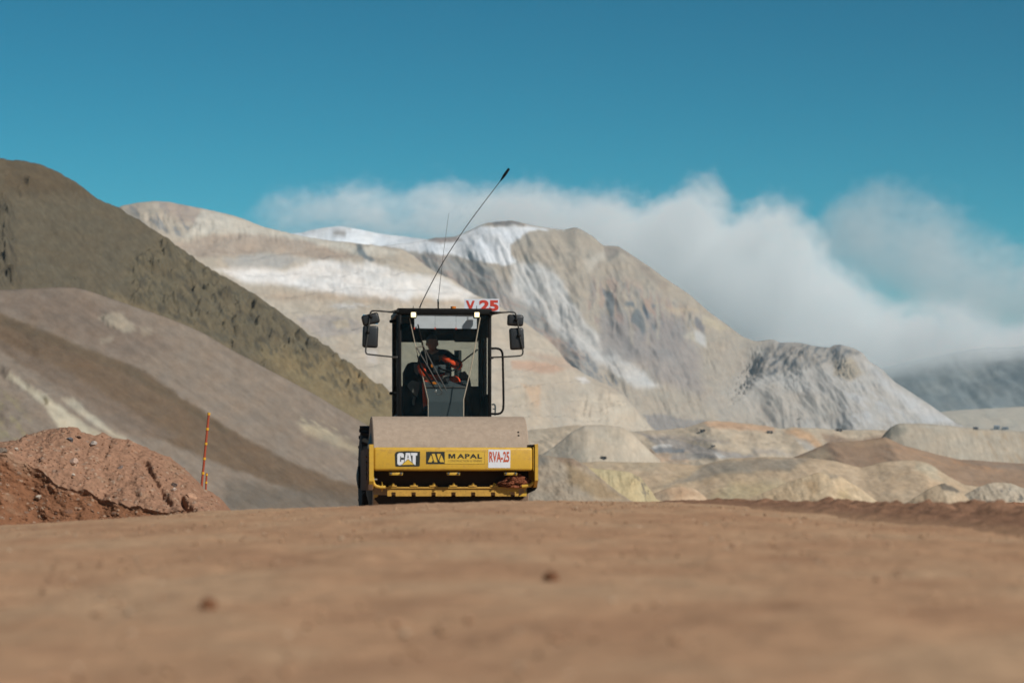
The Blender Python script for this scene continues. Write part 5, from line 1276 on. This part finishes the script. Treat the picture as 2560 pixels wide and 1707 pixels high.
# side console with grey facets at left
MB().prism([c1(a, b, 2.2) for a, b in [(670, 1350), (672, 860), (720, 765), (760, 750), (860, 752), (905, 900), (900, 1350)]], 2.1, 2.4).build('side_console', INT, roller)
MB().prism([c1(a, b, 2.07) for a, b in [(790, 765), (852, 760), (868, 850), (832, 895), (792, 850)]], 2.07, 2.09).build('side_panel', GREYP, roller)
MB().prism([c1(a, b, 1.9) for a, b in [(770, 950), (855, 975), (848, 1060), (828, 1140), (790, 1110), (718, 1020), (730, 985)]], 1.9, 1.93).build('lever_panel', GREYP, roller)
MB().tube([v1(800, 1140, 1.9), v1(785, 1190, 1.9), v1(790, 1230, 1.9)], 0.02, 8, 1).build('lever_stem', GREYP, roller)
seat = MB().box(c1(900, 0, 2.35)[0], c1(1215, 0, 2.35)[0], 2.28, 2.42, 1.8, c1(0, 660, 2.35)[1], 0.05, 3).build('seat_backrest', INT, roller)
MB().box(c1(880, 0, 2.1)[0], c1(1230, 0, 2.1)[0], 1.8, 2.34, 1.66, 1.8, 0.04, 3).build('seat_cushion', INT, roller)
MB().box(c1(900, 0, 2.1)[0], c1(1200, 0, 2.1)[0], 1.9, 2.3, 1.25, 1.66, 0.02).build('seat_base', INT, roller)
MB().box(xl + .03, xr - .06, YF + .06, YRR - .1, 1.22, 1.27).build('cab_floor', INT, roller)
MB().tube([v1(1325, 750, 2.3), v1(1510, 605, 2.3)], 0.011, 8).build('gas_strut', BLK, roller)
# right-hand console in the lower corner
MB().prism([c1(a, b, 2.0) for a, b in [(1330, 1350), (1320, 860), (1365, 850), (1420, 920), (1440, 1050), (1445, 1350)]], 1.95, 2.3).build('side_console', INT, roller)
# steering wheel
SWC = Vector(v1(1182, 768, 1.66)); SR = 0.165
tilt = Matrix.Rotation(R(38), 3, 'X')
def ring_pt(a, r=SR): return SWC + tilt @ Vector((r * math.cos(a), r * math.sin(a), 0))
bmw = MB()
ptsw = [ring_pt(2 * math.pi * k / 40) for k in range(41)]
bmw.tube(ptsw, 0.013, 8)
sw = bmw.build('steering_wheel', BLK, roller)
for a in (90, 210, 330):
    MB().tube([SWC, ring_pt(R(a))], 0.010, 6).build('spoke', BLK, sw)
MB().sphere(SWC, 0.045, 1, 1, 0.6, 12).build('hub', BLK, sw)
axis = tilt @ Vector((0, 0, -1))
MB().tube([SWC, SWC + axis * 0.16, Vector(v1(1140, 990, YF + .45))], [0.03, 0.045, 0.05], 10).build('steering_column', BLKP, sw)
MB().box(c1(1010, 0, 1.6)[0], c1(1150, 0, 1.6)[0], 1.6, 1.66, c1(0, 860, 1.6)[1], c1(0, 770, 1.6)[1], 0.01).build('instrument_panel', CONS, roller)
MB().box(c1(984, 0, 1.58)[0], c1(1006, 0, 1.58)[0], 1.58, 1.6, c1(0, 800, 1.58)[1], c1(0, 765, 1.58)[1], 0.003).build('warning_light', AMBER, roller)
# solid cut-out shaped as the right lamp's cast shadow on the visor
MB().prism([c1(a, b, YF + .045) for a, b in [(1375, 270), (1395, 245), (1425, 232), (1432, 210), (1468, 210), (1462, 245), (1478, 262), (1475, 300), (1455, 322), (1395, 322), (1372, 290)]], YF + .025, YF + .05).build('lamp_shadow_shape', CONS, roller)
# ------------------------------------------------------------------ the driver
def make_driver():
    V, Rd, E, tags = [], [], [], []
    def add(p, r, par=None, t='navy'):
        V.append(Vector(p)); Rd.append(r); tags.append(t)
        if par is not None: E.append((par, len(V) - 1))
        return len(V) - 1
    pel = add(v1(1040, 985, 2.14), 0.15, None, 'orange')
    ab = add(v1(1042, 880, 2.14), 0.14, pel, 'orange')
    ch = add(v1(1040, 770, 2.04), 0.155, ab, 'navy')
    uc = add(v1(1032, 690, 1.98), 0.14, ch)
    nk = add(v1(1012, 625, 1.92), 0.068, uc, 'skin')
    hb = add(v1(1000, 580, 1.89), 0.058, nk, 'skin')
    # image-right arm, hand on the wheel
    s1 = add(v1(1165, 672, 1.98), 0.085, uc)
    u1 = add(v1(1245, 730, 1.86), 0.072, s1, 'navy')
    e1 = add(v1(1318, 800, 1.70), 0.064, u1, 'orange')
    g = ring_pt(R(128))
    f1 = add(v1(1240, 775, 1.66), 0.058, e1, 'orange')
    w1 = add(g + Vector((0.06, -0.01, 0.0)), 0.045, f1, 'orange')
    h1 = add(g + Vector((0.012, 0.012, 0.02)), 0.036, w1, 'skin')
    # image-left arm, hand on the lever
    s2 = add(v1(905, 672, 1.98), 0.085, uc)
    u2 = add(v1(878, 760, 1.88), 0.07, s2)
    e2 = add(v1(880, 835, 1.72), 0.062, u2, 'orange')
    w2 = add(v1(915, 905, 1.62), 0.04, e2, 'orange')
    h2 = add(v1(935, 940, 1.54), 0.035, w2, 'skin')
    # legs
    for hx, kx, ky, fx in ((985, 940, 985, 930), (1110, 1270, 945, 1290)):
        hp = add(v1(hx, 1005, 2.08), 0.105, pel, 'orange')
        kn = add(v1(kx, ky, 1.72), 0.078, hp, 'orange')
        an = add(v1(fx, 1250, 1.62), 0.05, kn, 'orange')
        add(v1(fx, 1290, 1.48), 0.04, an, 'navy')
    # fingers: four curled round the rim / lever, thumb from the side of the palm
    for hi, cen, sg in ((h1, g, 1), (h2, V[h2] + Vector((0.02, -0.04, -0.02)), -1)):
        p = V[hi]
        for k in range(4):
            off = Vector((0.012 * (k - 1.5) * sg, 0, 0.016 * (k - 1.5)))
            ln = (0.8, 0.95, 0.9, 0.72)[k]
            a = add(p + off + Vector((-0.012 * sg, -0.034 * ln, 0.008)), 0.0095, hi, 'skin')
            b = add(p + off + Vector((-0.022 * sg, -0.052 * ln, -0.016)), 0.009, a, 'skin')
            add(p + off + Vector((-0.014 * sg, -0.038 * ln, -0.038)), 0.008, b, 'skin')
        a = add(p + Vector((-0.03 * sg, -0.006, 0.022)), 0.011, hi, 'skin')
        add(p + Vector((-0.045 * sg, -0.028, 0.010)), 0.009, a, 'skin')
    me = bpy.data.meshes.new('sk'); me.from_pydata([v[:] for v in V], E, [])
    ob = bpy.data.objects.new('sk', me); C.objects.link(ob)
    md = ob.modifiers.new('s', 'SKIN')
    for i, sv in enumerate(me.skin_vertices[0].data):
        sv.radius = (Rd[i], Rd[i]); sv.use_root = (i == 0)
    sd = ob.modifiers.new('d', 'SUBSURF'); sd.levels = 2; sd.render_levels = 2
    dg = bpy.context.evaluated_depsgraph_get()
    body = bpy.data.meshes.new_from_object(ob.evaluated_get(dg))
    bpy.data.objects.remove(ob)
    bm = bmesh.new(); bm.from_mesh(body); bpy.data.meshes.remove(body)
    # head: skull, jaw, nose, ears in the same mesh
    hc = Vector(v1(997, 532, 1.86))
    b2 = bmesh.new(); bmesh.ops.create_uvsphere(b2, u_segments=28, v_segments=20, radius=1)
    for v in b2.verts:
        x, y, z = v.co
        w_ = 1 - 0.22 * max(0, -z) ** 1.3
        yy = y * 0.100 - (0.012 * max(0, -z))
        nose = math.exp(-((x / 0.22) ** 2 + ((z + 0.12) / 0.20) ** 2)) * (1 if y < -0.5 else 0)
        eye = sum(math.exp(-(((x - s_ * 0.38) / 0.2) ** 2 + ((z - 0.06) / 0.13) ** 2)) for s_ in (-1, 1)) * (1 if y < -0.4 else 0)
        mouth = math.exp(-((x / 0.3) ** 2 + ((z + 0.50) / 0.05) ** 2)) * (1 if y < -0.4 else 0)
        yy -= 0.026 * nose - 0.012 * eye - 0.008 * mouth
        v.co = Vector((x * 0.079 * w_, yy, z * 0.122)) + hc
    m_ = bpy.data.meshes.new('h'); b2.to_mesh(m_); b2.free(); n0 = len(bm.faces); bm.from_mesh(m_); bpy.data.meshes.remove(m_)
    for s_ in (-1, 1):
        b3 = bmesh.new(); bmesh.ops.create_uvsphere(b3, u_segments=10, v_segments=8, radius=1)
        for v in b3.verts: v.co = Vector((v.co.x * .012, v.co.y * .02, v.co.z * .034)) + hc + Vector((s_ * .08, .012, -.01))
        m_ = bpy.data.meshes.new('h'); b3.to_mesh(m_); b3.free(); bm.from_mesh(m_); bpy.data.meshes.remove(m_)
    bm.faces.ensure_lookup_table()
    order = {'navy': 0, 'orange': 1, 'skin': 2}
    VV = np.array([v[:] for v in V]); RR = np.array(Rd)
    for i, f in enumerate(bm.faces):
        if i >= n0: f.material_index = 2
        else:
            c = np.array(f.calc_center_median()[:])
            k = int(np.argmin(np.linalg.norm(VV - c, axis=1) - RR * 0.9))
            f.material_index = order[tags[k]]
        f.smooth = True
    me = bpy.data.meshes.new('person'); bm.to_mesh(me); bm.free()
    for m in (NAVY, ORNG, SKIN): me.materials.append(m)
    o = bpy.data.objects.new('person', me); C.objects.link(o)
    o.matrix_world = roller.matrix_basis
    tag(o, 'driver in navy jacket and orange workwear steering at the roller wheel', 'person')
    # cap and hair
    cp = MB(); b4 = bmesh.new(); bmesh.ops.create_uvsphere(b4, u_segments=28, v_segments=16, radius=1)
    bmesh.ops.delete(b4, geom=[v for v in b4.verts if v.co.z < -0.12 - 0.5 * max(0, v.co.y) or (v.co.z < 0.22 and v.co.y < -0.55)], context='VERTS')
    for v in b4.verts: v.co = Vector((v.co.x * .088, v.co.y * .112 + .004, v.co.z * .135)) + hc
    cp._add(b4)
    cp.build('cap', NAVY, o)
    return o
make_driver()

# ------------------------------------------------------------------ marker poles
def marker_pole(top, bot, Yp, bands, r, label):
    t = Vector(((top[0] - 1280) / F * Yp, Yp, CAMZ + (HY - top[1]) / F * Yp)); b = Vector(((bot[0] - 1280) / F * Yp, Yp, CAMZ + (HY - bot[1]) / F * Yp))
    root = empty('marker_pole', b + (b - t).normalized() * 0.45)
    tag(root, label, 'pole', 'marker poles beside the mound')
    d = t - root.location
    MB().tube([(0, 0, 0), d * 0.5, d], r, 10).build('shaft', POLE_O, root)
    for by in bands:
        f = (by - bot[1]) / (top[1] - bot[1])
        p = b.lerp(t, f) - root.location; u_ = d.normalized()
        MB().cyl(p - u_ * 0.018, p + u_ * 0.018, r * 1.35, n=10).build('band', POLE_Y, root)
pb = [900 + y / 3.647 for y in (490, 628, 762, 898, 1030, 1172)]
marker_pole((522.3, 1031.5), (502.6, 1229), 41.5, pb, 0.017, 'tall leaning orange pole with yellow bands behind the mound')
marker_pole((516.8, 1182), (513.6, 1240), 47, [1186, 1206, 1226], 0.015, 'short orange pole just right of the tall one')

# ------------------------------------------------------------------ distant mine vehicles and sheds
def first_hit(px, py):
    dg = bpy.context.evaluated_depsgraph_get()
    d = Vector(((px - 1280) / F, 1, (HY - py) / F)).normalized()
    o = Vector((0, 0, CAMZ))
    for _ in range(12):
        ok, loc, nr, ix, ob, mt = sc.ray_cast(dg, o, d)
        if not ok: return None
        if ob.name.split('.')[0] in ('haze', 'cloud', 'cloud_bank'):
            o = loc + d * 0.5; continue
        return loc
bpy.context.view_layer.update()
TRK = pmat('far_truck_paint', (84, 78, 70), 0.6, 0, 0.1, 2)
TRY = pmat('far_truck_tray', (96, 92, 88), 0.6, 0, 0.1, 2)
SHD = pmat('far_shed_wall', (104, 108, 110), 0.7, 0, 0.1, 2)
SHR = pmat('far_shed_roof', (150, 154, 158), 0.5, 0, 0.1, 2)
def haul_truck(loc, rz, s, label):
    r = empty('haul_truck', loc, rz); tag(r, label, 'truck', 'far mine trucks')
    r.scale = (s, s, s)
    MB().box(-1.3, 1.3, -3.4, 3.2, 0.9, 1.5, .1).build('chassis', TRK, r)
    MB().prism_x([(-1.4, 1.9), (3.6, 1.6), (3.9, 3.4), (-1.6, 3.2), (-3.2, 3.3), (-3.2, 3.1), (-1.7, 3.0)], -1.6, 1.6).build('tray', TRY, r)
    cb_ = MB().box(-1.2, 0.4, -3.2, -1.7, 1.5, 2.9, .1).build('cab', TRK, r)
    MB().box(-1.1, 0.3, -3.215, -3.205, 2.1, 2.7).build('window', BLK, cb_)
    for sx in (-1, 1):
        for yy in (-2.2, 1.9):
            MB().lathe_x([(-.35, .5), (-.35, .95), (.35, .95), (.35, .5)], sx * 1.35, yy, 0.95, 18).build('wheel', RUB, r)
for px, py, rz, s, lab in [(1757, 1079, 70, .62, 'tiny dark haul truck on the pale bench left of the orange dump'), (1925, 1083, 95, .7, 'tiny dark truck at the foot of the orange bank on the mine floor'),
                           (2098, 1078, 80, .75, 'tiny truck beside a white patch near the right spoil heap'), (1510, 1147, 60, .6, 'tiny truck at the lower left end of the mine floor'),
                           (1783, 1117, 100, .5, 'tiny truck on the middle of the mine floor slope'), (1998, 1048, 90, .6, 'tiny lone vehicle below the white flank of the right peak')]:
    p = first_hit(px, py)
    if p: haul_truck(p, R(rz), s * 0.62, lab)
def shed(px, py, w, h, label, prof=False):
    p = first_hit(px, py)
    if not p: return
    k = p.y / F; w *= k; h *= k
    r = empty('shed', p); tag(r, label, 'shed', 'sheds on the far spoil heap')
    MB().box(-w / 2, w / 2, -w * .4, w * .4, -.5, h, .05).build('wall', SHD, r)
    MB().prism_x([(-w * .45, h), (w * .45, h), (0, h * 1.3)], -w * .52, w * .52).build('roof', SHR, r)
    MB().box(-w * .12, w * .12, -w * .4 - .06, -w * .4 - .01, 0, h * .7).build('door', BLK, r)
shed(2492, 1073, 14, 8, 'larger dark shed on the spoil heap top at far right')
shed(2513, 1073, 15, 5, 'low shed right of the larger one on the spoil heap')
shed(2440, 1071, 11, 3.5, 'lowest flat shed left of the pair on the spoil heap')
